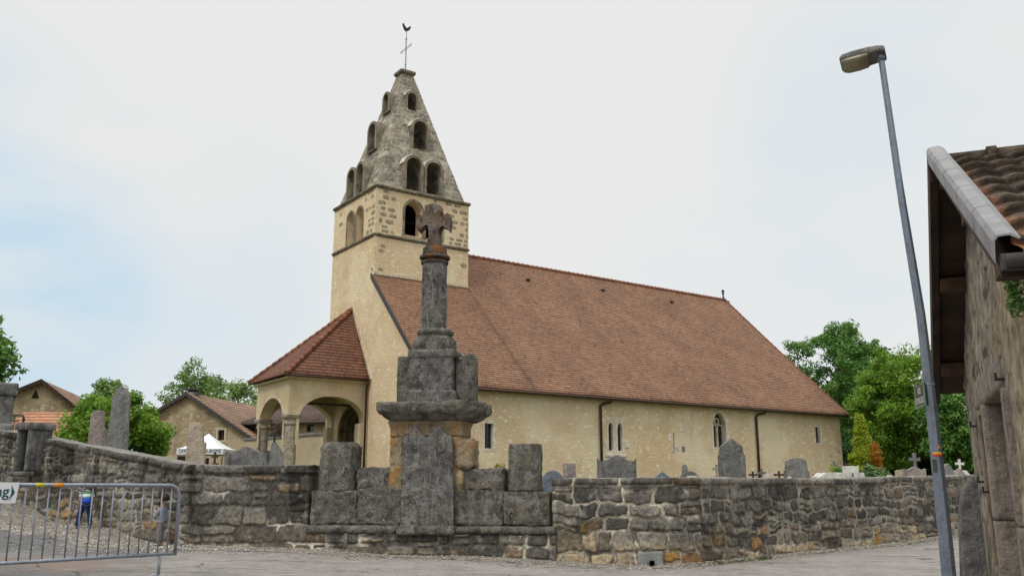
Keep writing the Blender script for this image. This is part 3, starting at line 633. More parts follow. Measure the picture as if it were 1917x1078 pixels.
# ------------------------------------------------------------------ the stone cross and its terrace in the wall
CO = Vector((-1.50, 16.16, 0)); CR = atan2(-.8, 4.35)
ce, cn = Vector((cos(CR), sin(CR), 0)), Vector((-sin(CR), cos(CR), 0))
def LC(px, py, c=0.):
    r = ray(px, py); o = Vector((0, 0, CZ))-CO; t = (c-o.dot(cn))/r.dot(cn); p = o+r*t; return p.dot(ce), p.z
def LX(px, py, c=0.): return LC(px, py, c)[0]
def LZ(px, py, c=0.): return LC(px, py, c)[1]
tr = thing('stone_terrace', 'stepped terrace of huge weathered blocks at the foot of the stone cross', 'terrace', tuple(CO), CR)
xl, xr = LX(573, 1000, -.12), LX(1040, 1000, -.12); zs = LZ(800, 984, -.12)
rblock('ledge_slab', xl, LX(742, 990, -.15), -.16, .5, zs-.13, zs, M['block'], tr, .02, .015, 21)
rblock('ledge_slab', LX(743, 990, -.15), LX(852, 990, -.15), -.20, .5, zs-.15, zs+.005, M['block'], tr, .02, .015, 22)
rblock('ledge_slab', LX(853, 990, -.15), xr, -.16, .5, zs-.12, zs-.004, M['block'], tr, .02, .015, 23)
mas = masonry('ledge_masonry', [tuple((CO+ce*u-cn*.10)[:2]) for u in (xl+.0, xl+1.4, xr-.5, xr)], [zs-.11]*4, M['masonry'], None, 53, 'course', thick=.5, cope=0, mort=.02, mortc=(.66, .61, .5), ch=(.13, .24), cw=(.2, .5), warp=.04, warm=.35, dark=.5, topn=0)
mas.parent = tr; mas.matrix_parent_inverse = (Matrix.Translation(CO) @ Matrix.Rotation(CR, 4, 'Z')).inverted()
def blk(px0, px1, py0, py1, c0, c1, seed, z0=None, amp=.032, mat='block', name='block'):
    return rblock(name, LX(px0, (py0+py1)/2, c0), LX(px1, (py0+py1)/2, c0), c0, c1, (LZ((px0+px1)/2, py1, c0) if z0 is None else z0), LZ((px0+px1)/2, py0, c0), M[mat], tr, amp, .02, seed, .03)
zc = zs-.002
blk(581, 667, 918, 985, .0, .55, 31, zc); blk(667.5, 757, 914, 985, .01, .55, 32, zc); blk(843, 941, 918, 985, .0, .55, 33, zc); blk(941.5, 1029, 920, 985, .02, .55, 34, zc)
blk(668, 757, 875, 917, .12, .6, 35); blk(843, 943, 877, 919, .12, .6, 36)
zp0 = LZ(637, 918, .15)-.01; 
def post(px0, px1, py, seed, label, cham, cat='stone post'):
    w = (LX(px1, py, .3)-LX(px0, py, .3))/2; cx = (LX(px1, py+30, .3)+LX(px0, py+30, .3))/2; z1 = LZ((px0+px1)/2, py, .3); p = CO+ce*cx+cn*.33
    o = loft('stone_post', [(zp0, w, w*.95, 3.2), (zp0+.08, w*.985, w*.95, 3.2), (z1-cham, w*.98, w*.93, 3.2), (z1, w*(.78 if cham > .06 else .95), w*(.75 if cham > .06 else .92), 3.)], M['block'], None, .022, 4., 56, .03, True, (p.x, p.y, 0), seed, (0, 0, CR)); return tag(o, label, cat)
post(603, 671, 828, 41, 'squat octagonal grey stone post with a sloping rim, left of the cross', .09)
post(953, 1014, 831, 42, 'straight dark stone post with a level top, right of the stone cross', .02)
# double-pointed slab leaning on the pier
cs = -.10; D_ = lambda px, py: (LX(px, py, cs), cs, LZ(px, py, cs))
pts = [(750, 986), (849, 986), (847.5, 900), (846, 822), (841, 811), (838, 818), (829, 806), (821, 797), (813, 804), (806, 814), (798, 821), (790, 814), (783, 804), (776, 797), (768, 804), (759, 818), (756, 811), (751, 822), (750.5, 900)]
sl = prism('carved_slab', [D_(*p) for p in pts], (0, .12, 0), M['column'], tr, .012)
sl['label'] = 'tall dark slab with two small gables standing against the pier'
# the cross monument
cv = thing('stone_cross', 'tall weathered stone cross on a round column, raised on a pier above the terrace', 'cross', tuple(CO), CR)
cc = .42       # centre depth of the pier
def cx_(px, py): return LX(px, py, cc)
m = cx_(806, 840); hw = lambda a, b, py: (LX(b, py, cc-.3)-LX(a, py, cc-.3))/2
zpt = LZ(806, 786, .0)
zb0 = zs-.1
fr = .36   # front of pier is at about y = .06
loft('pier', [(zb0, .72, .36, 9), (LZ(806, 815, .06), .68, .35, 9)], M['base'], cv, .03, 3., 72, .04, True, (m, cc, 0), 51)
loft('pier_top', [(LZ(806, 816, .06), .69, .36, 10), (LZ(806, 800, .06), .69, .36, 10), (zpt-.03, .73, .39, 10), (zpt, .73, .39, 10)], M['base'], cv, .012, 4., 72, .03, True, (m, cc, 0), 52)
z1 = LZ(803, 751, -.1); z2 = z1-.0
w0 = (LX(900, 765, -.1)-LX(703, 765, -.1))/2; mt = (LX(900, 765, -.1)+LX(703, 765, -.1))/2
loft('table_slab', [(zpt-.005, .75, .42, 9), (zpt+.05, .84, .50, 9), (zpt+.10, .88, .56, 9), (zpt+.115, .93, .58, 9), (zpt+.16, w0-.01, .62, 9), (z1-.06, w0, .64, 9), (z1-.015, w0-.02, .63, 9), (z1, w0-.06, .60, 9)], M['block'], cv, .055, 5., 110, .018, True, (mt, cc, 0), 53)
fc = cc-.42
def half(a, b, py, c=fc): return (LX(b, py, c)-LX(a, py, c))/2
mid = lambda a, b, py, c=fc: (LX(b, py, c)+LX(a, py, c))/2
zz = lambda py, c=fc: LZ(806, py, c)
zt1 = z1-.01
hd = half(762, 849, 700)
loft('die', [(zt1, half(757, 852, 748), half(757, 852, 748)*.92, 12), (zz(733), half(757, 852, 735), .43, 20), (zz(729), half(764, 846, 724), .39, 20), (zz(670), half(765, 845, 668), .385, 20), (zz(666), half(760, 850, 662), .41, 20), (zz(656), half(760, 850, 654), .41, 20), (zz(652), half(766, 843, 651), .37, 14)], M['column'], cv, .010, 5., 80, .02, True, (mid(763, 848, 700), cc, 0), 54)
rblock('pier_foot', LX(735, 930, .02), LX(760, 930, .02), .03, .5, zs-.05, LZ(745, 872, .02), M['base'], cv, .05, .05, 60)
rblock('pier_foot', LX(842, 930, .02), LX(866, 930, .02), .03, .5, zs-.05, LZ(855, 880, .02), M['base'], cv, .05, .05, 61)
rblock('pier_stone', LX(846, 840, .02), LX(884, 840, .02), .05, .6, LZ(855, 878, .02), LZ(855, 822, .02), M['base'], cv, .06, .05, 62)
rblock('side_block', mid(740, 764, 700)-half(740, 772, 700), mid(740, 764, 700)+half(740, 778, 700), cc-.22, cc+.25, zt1, zz(664, fc+.2), M['block'], cv, .02, .03, 55)
rblock('side_block', mid(845, 884, 700)-half(845, 880, 700), mid(845, 881, 700)+half(845, 882, 700), cc-.24, cc+.22, zt1, zz(664, fc+.2), M['block'], cv, .02, .03, 56)
c2 = cc-.3; z3 = zz(653, c2); R = lambda a, b, py: half(a, b, py, c2)*1.0
mx = mid(771, 843, 630, c2)
loft('column_base', [(z3-.02, R(771, 843, 650), R(771, 843, 650), 3.5), (zz(645, c2), R(769, 845, 640), R(769, 845, 640), 3), (zz(634, c2), R(770, 844, 630), R(770, 844, 630), 2.8), (zz(629, c2), R(774, 840, 624), R(774, 840, 624), 2.5), (zz(626.5, c2), R(777, 838, 624), R(777, 838, 624), 2.3), (zz(624.5, c2), R(777, 838, 624), R(777, 838, 624), 2.3), (zz(622, c2), R(773, 840, 619), R(773, 840, 619), 2.2), (zz(616, c2), R(773, 840, 619), R(773, 840, 619), 2.2), (zz(613, c2), R(778, 836, 614), R(778, 836, 614), 2.1)], M['block'], cv, .016, 6., 64, .02, True, (mx, cc, 0), 57)
c3 = cc-.22
h3 = lambda a, b, py: half(a, b, py, c3)
loft('shaft', [(zz(614, c3)-.02, h3(783, 830, 610), h3(783, 830, 610), 2), (zz(490, c3)+.01, h3(785.5, 830.5, 490), h3(785.5, 830.5, 490), 2)], M['column'], cv, .012, 5., 56, .03, True, (mid(784, 830, 560, c3), cc, 0), 58)
zt3 = zz(490, c3)
loft('capital', [(zt3, h3(784, 833, 490), h3(784, 833, 490), 2), (zz(486, c3), h3(783, 834, 490), h3(783, 834, 490), 2), (zz(484, c3), h3(788, 829, 490), h3(788, 829, 490), 2), (zz(482, c3), h3(788, 829, 490), h3(788, 829, 490), 2), (zz(480, c3), h3(781, 836, 478), h3(781, 836, 478), 2.2), (zz(476, c3), h3(781, 836, 478), h3(781, 836, 478), 2.2), (zz(474, c3), h3(787, 831, 478), h3(787, 831, 478), 2.6), (zz(461, c3), h3(788, 829, 470), h3(788, 829, 470), 3), (zz(459, c3), h3(791, 826, 470), h3(791, 826, 470), 3)], M['collar'], cv, .007, 6., 56, .012, True, (mid(785, 832, 475, c3), cc, 0), 59)
cy_ = cc-.11; A_ = lambda px, py: (LX(px, py, cy_), cy_, LZ(px, py, cy_))
cp = [(796, 463), (823, 463), (821.5, 452), (821, 440), (821, 427), (826, 421), (833, 424), (840, 432), (842.5, 416), (841.5, 405), (838, 397.5), (831, 402), (824.5, 406), (821.5, 408), (822, 402), (825, 393), (823.5, 383.5), (810, 382), (795, 384), (795, 392), (797.5, 400), (799, 406), (796, 407), (789, 403), (782, 398.5), (778.5, 410), (778, 424), (783, 433), (790, 425), (797, 419), (802, 421), (802, 430), (802.5, 440), (801, 452)]
prism('cross_head', [A_(*p) for p in cp], (0, .22, 0), M['rustcross'], cv, .012)
# ------------------------------------------------------------------ church (local axes: x along the nave, y to the back, origin below the tower corner)
KX, KY = -6.27, 39.51
church = thing('church', 'old cream stone church with stepped pyramid bell tower, arcaded porch and long brown tiled roof', 'church', (KX, KY, 0), radians(35))
def rz_(v): return 5.27+(v+5.57)*.985
Z0 = 1.1
def sheet_solid(name, P, down, mat, parent, uv, smooth=True):
    """P: (n,m,3) grid of the upper face; down: offset vector of the lower face"""
    n, m = P.shape[:2]; Q = P+np.asarray(down); V = np.concatenate([P.reshape(-1, 3), Q.reshape(-1, 3)]); i = np.arange(n*m).reshape(n, m); j = i+n*m
    q = lambda a, b, c, d: np.stack([a, b, c, d], -1).reshape(-1, 4)
    Fc = np.concatenate([q(i[:-1, :-1], i[1:, :-1], i[1:, 1:], i[:-1, 1:]), q(j[:-1, :-1], j[:-1, 1:], j[1:, 1:], j[1:, :-1]),
        q(i[:-1, 0], j[:-1, 0], j[1:, 0], i[1:, 0]), q(i[:-1, -1], i[1:, -1], j[1:, -1], j[:-1, -1]), q(i[0, :-1], i[0, 1:], j[0, 1:], j[0, :-1]), q(i[-1, :-1], j[-1, :-1], j[-1, 1:], i[-1, 1:])])
    return mesh_obj(name, V, Fc, mat, parent, smooth, uvs=np.concatenate([uv.reshape(-1, 2)]*2))
def quad_grid(a, b, c, d, n, m):
    """a-b lower edge, d-c upper edge"""
    a, b, c, d = map(np.array, (a, b, c, d)); s = np.linspace(0, 1, n+1)[:, None, None]; t = np.linspace(0, 1, m+1)[None, :, None]; return (a*(1-s)+b*s)*(1-t)+(d*(1-s)+c*s)*t
def roof_quad(name, a, b, c, d, mat, parent, thick=.1, n=8, m=8, wav=0.01, seed=0):
    a, b, c, d = [np.array(p, float) for p in (a, b, c, d)]
    P = quad_grid(a, b, c, d, n, m); ex = (b-a)/np.linalg.norm(b-a); nn = np.cross(b-a, (d-a) if np.linalg.norm(d-a) > .01 else (c-a)); nn /= np.linalg.norm(nn); nn = nn if nn[2] > 0 else -nn; ey = np.cross(nn, ex); ey = ey if ey[2] > 0 else -ey
    uv = np.stack([(P-a)@ex, (P-a)@ey], -1)+seed
    if wav: P = P+nn*((fbm(uv[..., 0]*.7, uv[..., 1]*.7, seed, 3)-.5)*2*wav)[..., None]
    return sheet_solid(name, P, -nn*thick, mat, parent, uv, False)
# walls
gw_ = prism('gable_wall', [(0, -5.17, Z0), (0, 0, Z0), (0, 0, rz_(0)-.13), (0, -5.17, rz_(-5.17)-.13)], (5.05, 0, 0), M['wall'], church)
nw = prism('nave_wall', [(5.05, -5.17, Z0), (5.05, 9.83, Z0), (5.05, 9.83, rz_(-5.17)-.13), (5.05, 2.33, rz_(2.33)-.14), (5.05, -5.17, rz_(-5.17)-.13)], (21.25, 0, 0), M['wall'], church)
def cbox(x0, x1, y0, y1, z0, z1):
    bm = bmesh.new(); add_box(bm, x0, x1, y0, y1, z0, z1); return bm
def carch_s(cx, z0, w, h, v0, depth, **k):
    bm = bmesh.new(); add_prism(bm, [(a, v0-.2, b) for a, b in arch_pts(cx, z0, w, h, **k)], (0, depth+.2, 0)); return bm
def carch_w(cv_, z0, w, h, u0, depth, **k):
    bm = bmesh.new(); add_prism(bm, [(u0-.2, a, b) for a, b in arch_pts(cv_, z0, w, h, **k)], (depth+.2, 0, 0)); return bm
SV = -5.17
cut(gw_, [cbox(2.66, 3.10, SV-.2, SV+.3, 2.84, 3.88)])
cut(nw, [carch_s(9.44, 2.94, .30, 1.24, SV, .4, pointed=True, seg_rise=.22), carch_s(9.98, 2.94, .30, 1.24, SV, .4, pointed=True, seg_rise=.22), cbox(13.33, 13.41, SV-.2, SV+.35, 2.9, 3.86),
    carch_s(16.55, 3.22, .92, 1.72, SV, .45, pointed=True, seg_rise=.55), cbox(24.05, 24.46, SV-.2, SV+.38, 3.66, 4.55)])
def ring_prism(name, outer, inner, vec, mat, parent, conv):
    """frame between two outlines with the same number of points, extruded by vec"""
    n = len(outer); bm = bmesh.new(); vec = Vector(vec)
    o0 = [bm.verts.new(Vector(conv(*p))) for p in outer]; i0 = [bm.verts.new(Vector(conv(*p))) for p in inner]; o1 = [bm.verts.new(v.co+vec) for v in o0]; i1 = [bm.verts.new(v.co+vec) for v in i0]
    for k in range(n):
        l = (k+1) % n
        for q in ((o0[k], o0[l], i0[l], i0[k]), (o1[k], i1[k], i1[l], o1[l]), (o0[k], o1[k], o1[l], o0[l]), (i0[k], i0[l], i1[l], i1[k])): bm.faces.new(q)
    return bm_obj(name, bm, mat, parent)
def window(pts_in, pts_out, v=SV, depth=.3, bars=(), frame_v=.0, glassmat='glass'):
    """dressed surround with a dark pane and bars, all below the window"""
    w = ring_prism('window', pts_out, pts_in, (0, .16, 0), M['palestone'], church, lambda a, b: (a, v-.012, b))
    bm = bmesh.new(); vs = [bm.verts.new((a, v+depth-.02, b)) for a, b in pts_in]; bm.faces.new(vs); bm_obj('pane', bm, M[glassmat], w)
    for p, q, r_ in bars: tube('bar', [(p[0], v+depth-.09, p[1]), (q[0], v+depth-.09, q[1])], r_, M['iron'], w, 6)
    return w
rect = lambda x0, x1, z0, z1: [(x0, z0), (x1, z0), (x1, z1), (x0, z1)]
window(rect(2.68, 3.08, 2.86, 3.86), rect(2.58, 3.24, 2.74, 3.98), bars=[((2.81, 2.86), (2.81, 3.86), .012), ((2.95, 2.86), (2.95, 3.86), .012)], depth=.20)
P1 = arch_pts(9.44, 2.94, .28, 1.23, 10, True, .22); P2 = arch_pts(9.98, 2.94, .28, 1.23, 10, True, .22)
for P_, c_ in ((P1, 9.44), (P2, 9.98)):
    o_ = arch_pts(c_, 2.84, .46, 1.42, 10, True, .28); w_ = window(P_, o_, depth=.17, bars=[((c_-.13, z), (c_+.13, z), .008) for z in (3.2, 3.45, 3.7, 3.92)])
rblock('quoin_stone', 9.16, 10.26, SV-.006, SV+.1, 4.16, 4.42, M['palestone'], church, .004, .02); rblock('quoin_stone', 9.0, 9.2, SV-.008, SV+.1, 3.05, 3.42, M['palestone'], church, .004, .02); rblock('quoin_stone', 10.24, 10.52, SV-.008, SV+.1, 3.02, 3.4, M['palestone'], church, .004, .02); rblock('sill', 9.12, 10.32, SV-.03, SV+.1, 2.62, 2.81, M['palestone'], church, .004, .02)
rblock('quoin_stone', 13.0, 13.32, SV-.008, SV+.1, 3.42, 3.82, M['palestone'], church, .004, .05, 3); rblock('quoin_stone', 13.42, 13.72, SV-.008, SV+.1, 2.95, 3.34, M['palestone'], church, .004, .05, 3); rblock('quoin_stone', 13.16, 13.32, SV-.008, SV+.1, 2.88, 3.40, M['dress'], church, .004, .03, 3)
rblock('quoin_stone', 13.75, 14.1, SV-.008, SV+.1, 3.85, 4.35, M['palestone'], church, .004, .05, 5); rblock('quoin_stone', 13.8, 14.15, SV-.008, SV+.1, 2.9, 3.3, M['tomb'], church, .004, .09, 6)
P3 = arch_pts(16.55, 3.24, .90, 1.70, 12, True, .55); w3 = window(P3, arch_pts(16.62, 3.16, 1.26, 1.92, 12, True, .66), depth=.30, bars=[((16.12, 3.97), (16.98, 3.97), .012)])
M_ = M['dress']
ring = ring_prism('tracery', arch_pts(16.32, 3.24, .43, 1.15, 10), arch_pts(16.32, 3.26, .33, 1.08, 10), (0, .1, 0), M_, w3, lambda a, b: (a, SV+.16, b))
ring = ring_prism('tracery', arch_pts(16.77, 3.24, .43, 1.15, 10), arch_pts(16.77, 3.26, .33, 1.08, 10), (0, .1, 0), M_, w3, lambda a, b: (a, SV+.16, b))
ring_prism('tracery', [(16.55+.19*cos(t*pi/6), 4.52+.19*sin(t*pi/6)) for t in range(12)], [(16.55+.12*cos(t*pi/6), 4.52+.12*sin(t*pi/6)) for t in range(12)], (0, .1, 0), M_, w3, lambda a, b: (a, SV+.163, b))
window(rect(24.07, 24.44, 3.68, 4.53), rect(23.98, 24.62, 3.60, 4.62), depth=.17, bars=[((24.25, 3.68), (24.25, 4.53), .01)])
for k, (u_, z_, w_, h_) in enumerate([(25.9, 3.35, .5, .4), (25.75, 1.9, 1.1, .95), (25.3, 3.05, .35, .25), (25.5, 2.72, .4, .26), (26.0, 2.75, .3, .3)]): rblock('quoin_stone', u_-w_/2, min(26.305, u_+w_/2), SV-.006, SV+.1, z_-h_/2, z_+h_/2, M['dress'], church, .004, .04, k+7)
# tower
tw = prism('tower_wall', [(0, .0, Z0), (5.05, .0, Z0), (5.05, 4.65, Z0), (0, 4.65, Z0)], (0, 0, 14.9-Z0), M['wall'], church)
cut(tw, [cbox(.6, 4.45, .6, 4.05, 12.9, 14.78)])
SA = [(1.97, .90), (3.08, .86)]; WA = [(2.68, .70), (1.69, .68)]
cut(tw, [carch_s(c, 12.84, w, 1.68, 0, .9) for c, w in SA]+[carch_w(c, 12.74, w, 1.57, 0, .9) for c, w in WA]+[carch_w(1.95, 1.0, 2.5, 3.95, 0, .9, seg_rise=1.15)])
for c, w in SA: ring_prism('arch_surround', arch_pts(c, 12.78, w+.24, 1.86, 16), arch_pts(c, 12.78, w+.02, 1.75, 16), (0, .1, 0), M['cornice'], church, lambda a, b: (a, -.03, b))
for c, w in WA: ring_prism('arch_surround', arch_pts(c, 12.72, w+.22, 1.70, 16), arch_pts(c, 12.72, w+.02, 1.60, 16), (.1, 0, 0), M['cornice'], church, lambda a, b: (-.03, a, b))
def cornice(z0, z1, o, seed):
    loft('cornice', [(z0, 2.525+.0, 2.325+.0, 40), (z0+(z1-z0)*.35, 2.525+o*.8, 2.325+o*.8, 40), (z0+(z1-z0)*.75, 2.525+o, 2.325+o, 40), (z1, 2.525+o*.6, 2.325+o*.6, 40)], M['cornice'], church, .02, 5., 160, .03, True, (2.525, 2.325, 0), seed)
cornice(12.52, 12.70, .10, 61); cornice(14.84, 15.03, .13, 62)
def face_blocks(name, face, zr, hr, prob, seed, mat, excl=(), amp=.012):
    """individual darker stones that stand a centimetre out of the render"""
    rng = random.Random(seed); bm = bmesh.new(); z = zr[0]
    while z < zr[1]:
        h = rng.uniform(.18, .29); x = hr[0]+rng.uniform(0, .3)
        while x < hr[1]:
            w = rng.uniform(.20, .56); x1 = min(x+w, hr[1]); mz = z+h*.5; mx = (x+x1)/2
            if x1-x > .1 and rng.random() < prob(mx, mz) and not any(a-.05 < mx+w/2 and mx-w/2 < b+.05 and c < mz < d for a, b, c, d in excl):
                e = rng.uniform(.005, .014); hw_s, hh_s = (x1-x)/2-.012, h/2-.012
                q = [(mx+(abs(cos(a_))**.55)*(1 if cos(a_) > 0 else -1)*hw_s*rng.uniform(.84, 1.04), mz+(abs(sin(a_))**.55)*(1 if sin(a_) > 0 else -1)*hh_s*rng.uniform(.80, 1.05)) for a_ in [pi/10+k*pi/5 for k in range(10)]]
                q2 = [(mx+(a-mx)*.86, mz+(b-mz)*.82) for a, b in q]
                cv3 = (lambda a, b, o: (a, -o, b)) if face == 's' else (lambda a, b, o: (-o, a, b))
                v0 = [bm.verts.new(cv3(a, b, -.01)) for a, b in q]; v1 = [bm.verts.new(cv3(a, b, e)) for a, b in q2]; bm.faces.new(v1)
                for k in range(10): bm.faces.new((v0[k], v0[(k+1) % 10], v1[(k+1) % 10], v1[k]))
            x += w+rng.uniform(.02, .06)
        z += h+rng.uniform(.02, .05)
    bm_obj(name, bm, M[mat], church)
exS = [(c-w/2-.15, c+w/2+.15, 12.7, 14.7) for c, w in SA]; exW = [(c-w/2-.15, c+w/2+.15, 12.6, 14.5) for c, w in WA]
M['quoin'] = m_weather('tower_grey_stones', (.43, .355, .245), (.31, .255, .18), (.52, .45, .34), .2, .25, 1.6)
face_blocks('facing_stones', 's', (12.74, 14.78), (.02, 5.03), lambda a, b: .85 if a < 1.3 or a > 3.6 else .25, 1, 'quoin', exS)
face_blocks('facing_stones', 'w', (12.74, 14.78), (.02, 4.6), lambda a, b: .9 if a < .8 else (.5 if a < 1.3 else .12), 2, 'quoin', exW)
face_blocks('quoins', 's', (10.9, 12.5), (.02, .6), lambda a, b: .8 if a < .35 else .12, 3, 'quoin'); face_blocks('quoins', 'w', (10.9, 12.5), (.02, .3), lambda a, b: .3, 4, 'quoin')
face_blocks('quoins', 's', (10.9, 12.5), (4.5, 5.03), lambda a, b: .2, 5, 'quoin')
# spire with arched openings
C0 = (2.525, 2.33); ZS, ZE = 14.98, 22.05
sp = loft('spire', [(ZS, 2.44, 2.24, 40), (17.2, 1.77, 1.63, 40), (ZE, .31, .31, 30)], M['spire'], church, .03, 3.2, 160, .16, False, (C0[0], C0[1], 0), 71)
sp.data.transform(Matrix.Translation((C0[0], C0[1], 0))); sp.location = (0, 0, 0)
DS = [(1.98, 15.13, .80, 1.62), (3.08, 15.13, .80, 1.62), (2.69, 17.57, .78, 1.48), (2.53, 19.82, .50, .95)]
DW = [(2.84, 15.10, .74, 1.46), (1.86, 15.10, .74, 1.46), (2.22, 17.56, .72, 1.38), (2.08, 19.70, .50, .93)]
def inset(z): return max(.08, (z-15.0)*.298+.07)
cs_ = [carch_s(c, z, w, h, inset(z), 1.7 if z < 19 else .8) for c, z, w, h in DS]+[carch_w(c, z, w, h, inset(z), 1.5 if z < 19 else .7) for c, z, w, h in DW]
for b_ in cs_: cut(sp, [b_])
for i_, (c, z, w, h) in enumerate(DS):
    t = .13; f = inset(z)-.06
    d_ = ring_prism('dormer', arch_pts(c, z-.06, w+2*t, h+t+.06, 16), arch_pts(c, z-.02, w, h+.02, 16), (0, .95 if z < 19 else .6, 0), M['dormer'], church, lambda a, b: (a, f, b))
    r_ = w/2+t; P = [(c+(r_+q)*cos(radians(a_)), z+h-w/2+(r_+q)*sin(radians(a_))) for q, A in ((.0, range(100, 178, 8)), (.055, range(172, 98, -8))) for a_ in A]
    prism('mortar_cap', [(a_, f+.03, b_) for a_, b_ in P], (0, .42, 0), M['pale'], d_)
for c, z, w, h in DW:
    t = .13; f = inset(z)-.12
    ring_prism('dormer', arch_pts(c, z-.06, w+2*t, h+t+.06, 16), arch_pts(c, z-.02, w, h+.02, 16), (.95 if z < 19 else .7, 0, 0), M['dormer'], church, lambda a, b: (f, a, b))
loft('capstone', [(22.0, .34, .34, 12), (22.08, .44, .44, 12), (22.2, .44, .44, 12), (22.26, .3, .3, 12)], M['cornice'], church, .02, 5., 64, .03, True, (C0[0], C0[1], 0), 72)
ic = bmesh.new(); c = Vector((2.55, 2.33, 0))
for o in (-.045, .045): add_tube(ic, [c+Vector((0, o, 22.5)), c+Vector((0, o, 24.15))], .014, 6)
add_tube(ic, [c+Vector((0, 0, 22.2)), c+Vector((0, 0, 22.55))], .03, 6); add_tube(ic, [c+Vector((0, 0, 24.1)), c+Vector((0, 0, 24.62))], .018, 6)
for o in (-.045, .045): add_tube(ic, [c+Vector((0, -.55, 23.6+o)), c+Vector((0, .55, 23.6+o))], .014, 6)
for s_ in (-.55, .55): add_tube(ic, [c+Vector((0, s_, 23.52)), c+Vector((0, s_, 23.68))], .016, 6)
for z_ in (22.7, 24.15): add_tube(ic, [c+Vector((0, -.06, z_)), c+Vector((0, .06, z_))], .03, 6)
cr = bm_obj('spire_cross', ic, M['greymetal'], church)
cock = [(-.20, .36), (-.14, .40), (-.10, .30), (-.04, .20), (.04, .14), (.10, .18), (.16, .26), (.22, .27), (.26, .22), (.22, .18), (.20, .08), (.10, .0), (.0, -.03), (-.08, .02), (-.13, .12), (-.17, .24)]
prism('weathercock', [(2.55+a*.95-.015, 2.33-a*.3, 24.62+b*1.05) for a, b in cock], (.0, .06, 0), M['iron'], cr, .008)
# roofs
def Eu(v): t = np.clip((v+5.57)/7.9, 0, 1); return 26.66-.62*t**.8
def slope_grid(us, ue, v0, v1, n, m):
    v = np.linspace(v0, v1, m+1); s = np.linspace(0, 1, n+1)[:, None]; UU = us+(ue(v)[None]-us)*s; VV = np.repeat(v[None], n+1, 0)
    ZZ = rz_(VV)+.05*np.sin(np.clip((VV+5.57)/7.9, 0, 1)*pi)*-1+.022*(fbm(UU*.6, VV*.6, 4, 3)-.5)*2; uv = np.stack([UU, (VV+5.57)*1.404], -1); return np.stack([UU, VV, ZZ], -1), uv
P_, uv_ = slope_grid(-.12, lambda v: v*0+5.06, -5.57, -.0, 20, 24); sheet_solid('nave_roof', P_, (0, .085, -.085), M['tiles'], church, uv_, False)
P_, uv_ = slope_grid(5.06, Eu, -5.57, 2.33, 84, 34); sheet_solid('nave_roof', P_, (0, .085, -.085), M['tiles'], church, uv_, False)
Pn = np.array(P_)[::-1]; 
v_ = np.linspace(2.33, 10.23, 14); uu = np.linspace(5.06, 26.3, 20)
PN = np.stack([np.repeat(uu[:, None], 14, 1), np.repeat(v_[None], 20, 0), np.repeat((rz_(2.33)-(v_-2.33)*.985)[None], 20, 0)], -1)
sheet_solid('nave_roof', PN, (0, -.085, -.085), M['tiles'], church, np.stack([PN[..., 0], PN[..., 1]*1.404], -1))
bm = bmesh.new(); n = 66; add_tube(bm, [(5.06+k*(26.0-5.06)/(n*2), 2.33, rz_(2.33)-.02+(.01 if k % 2 else 0)) for k in range(n*2+1)], [(.125 if k % 2 else .10) for k in range(n*2+1)], 10); bm_obj('ridge_tiles', bm, M['ridge'], church, True)
bm = bmesh.new(); vv = np.linspace(-5.57, 2.33, 60); add_tube(bm, [(float(Eu(v))-.03, v, rz_(v)-.01-.05*sin((v+5.57)/7.9*pi)) for v in vv], [(.065 if k % 2 else .05) for k in range(60)], 8); bm_obj('verge_tiles', bm, M['ridge'], church, True)
loft('finial', [(13.0, .13, .13, 2), (13.15, .10, .10, 2), (13.25, .05, .05, 2), (13.38, .04, .04, 2), (13.45, .09, .09, 2), (13.52, .04, .04, 2), (13.58, .09, .09, 2), (13.66, .10, .10, 2), (13.72, .03, .03, 2)], M['zincdark'], church, 0, 1, 16, .02, True, (25.8, 2.33, .0))
prism('verge_board', [(-.15, -5.62, rz_(-5.62)-.24), (-.15, .0, rz_(0)-.24), (-.15, .0, rz_(0)+.03), (-.15, -5.62, rz_(-5.62)+.03)], (.05, 0, 0), M['zincdark'], church)
prism('flashing', [(.0, -.035, rz_(0)-.02), (5.10, -.035, rz_(0)-.02), (5.10, -.035, rz_(0)+.09), (.0, -.035, rz_(0)+.09)], (0, .05, 0), M['dress'], church)
tube('gutter', [(-.1, -5.62, 5.18), (26.5, -5.62, 5.18)], .055, M['pipe'], church, 8)
prism('soffit', [(0, -5.55, 5.12), (0, -5.1, 5.2), (0, -5.1, 5.45), (0, -5.5, 5.2)], (26.35, 0, 0), M['brownwood'], church)
for u_ in (8.80, 19.22): tube('downpipe', [(u_+.42, -5.6, 5.14), (u_+.36, -5.5, 5.03), (u_+.12, -5.30, 4.97), (u_, -5.26, 4.86), (u_, -5.26, 1.4)], .062, M['pipe'], church, 10)
for k, (u_, v_) in enumerate([(9.5, 1.2), (14.8, 1.35), (20.1, 1.3)]): rblock('roof_vent', u_-.1, u_+.1, v_-.12, v_+.1, rz_(v_)-.02, rz_(v_)+.1, M['zincdark'], church, 0, .03)
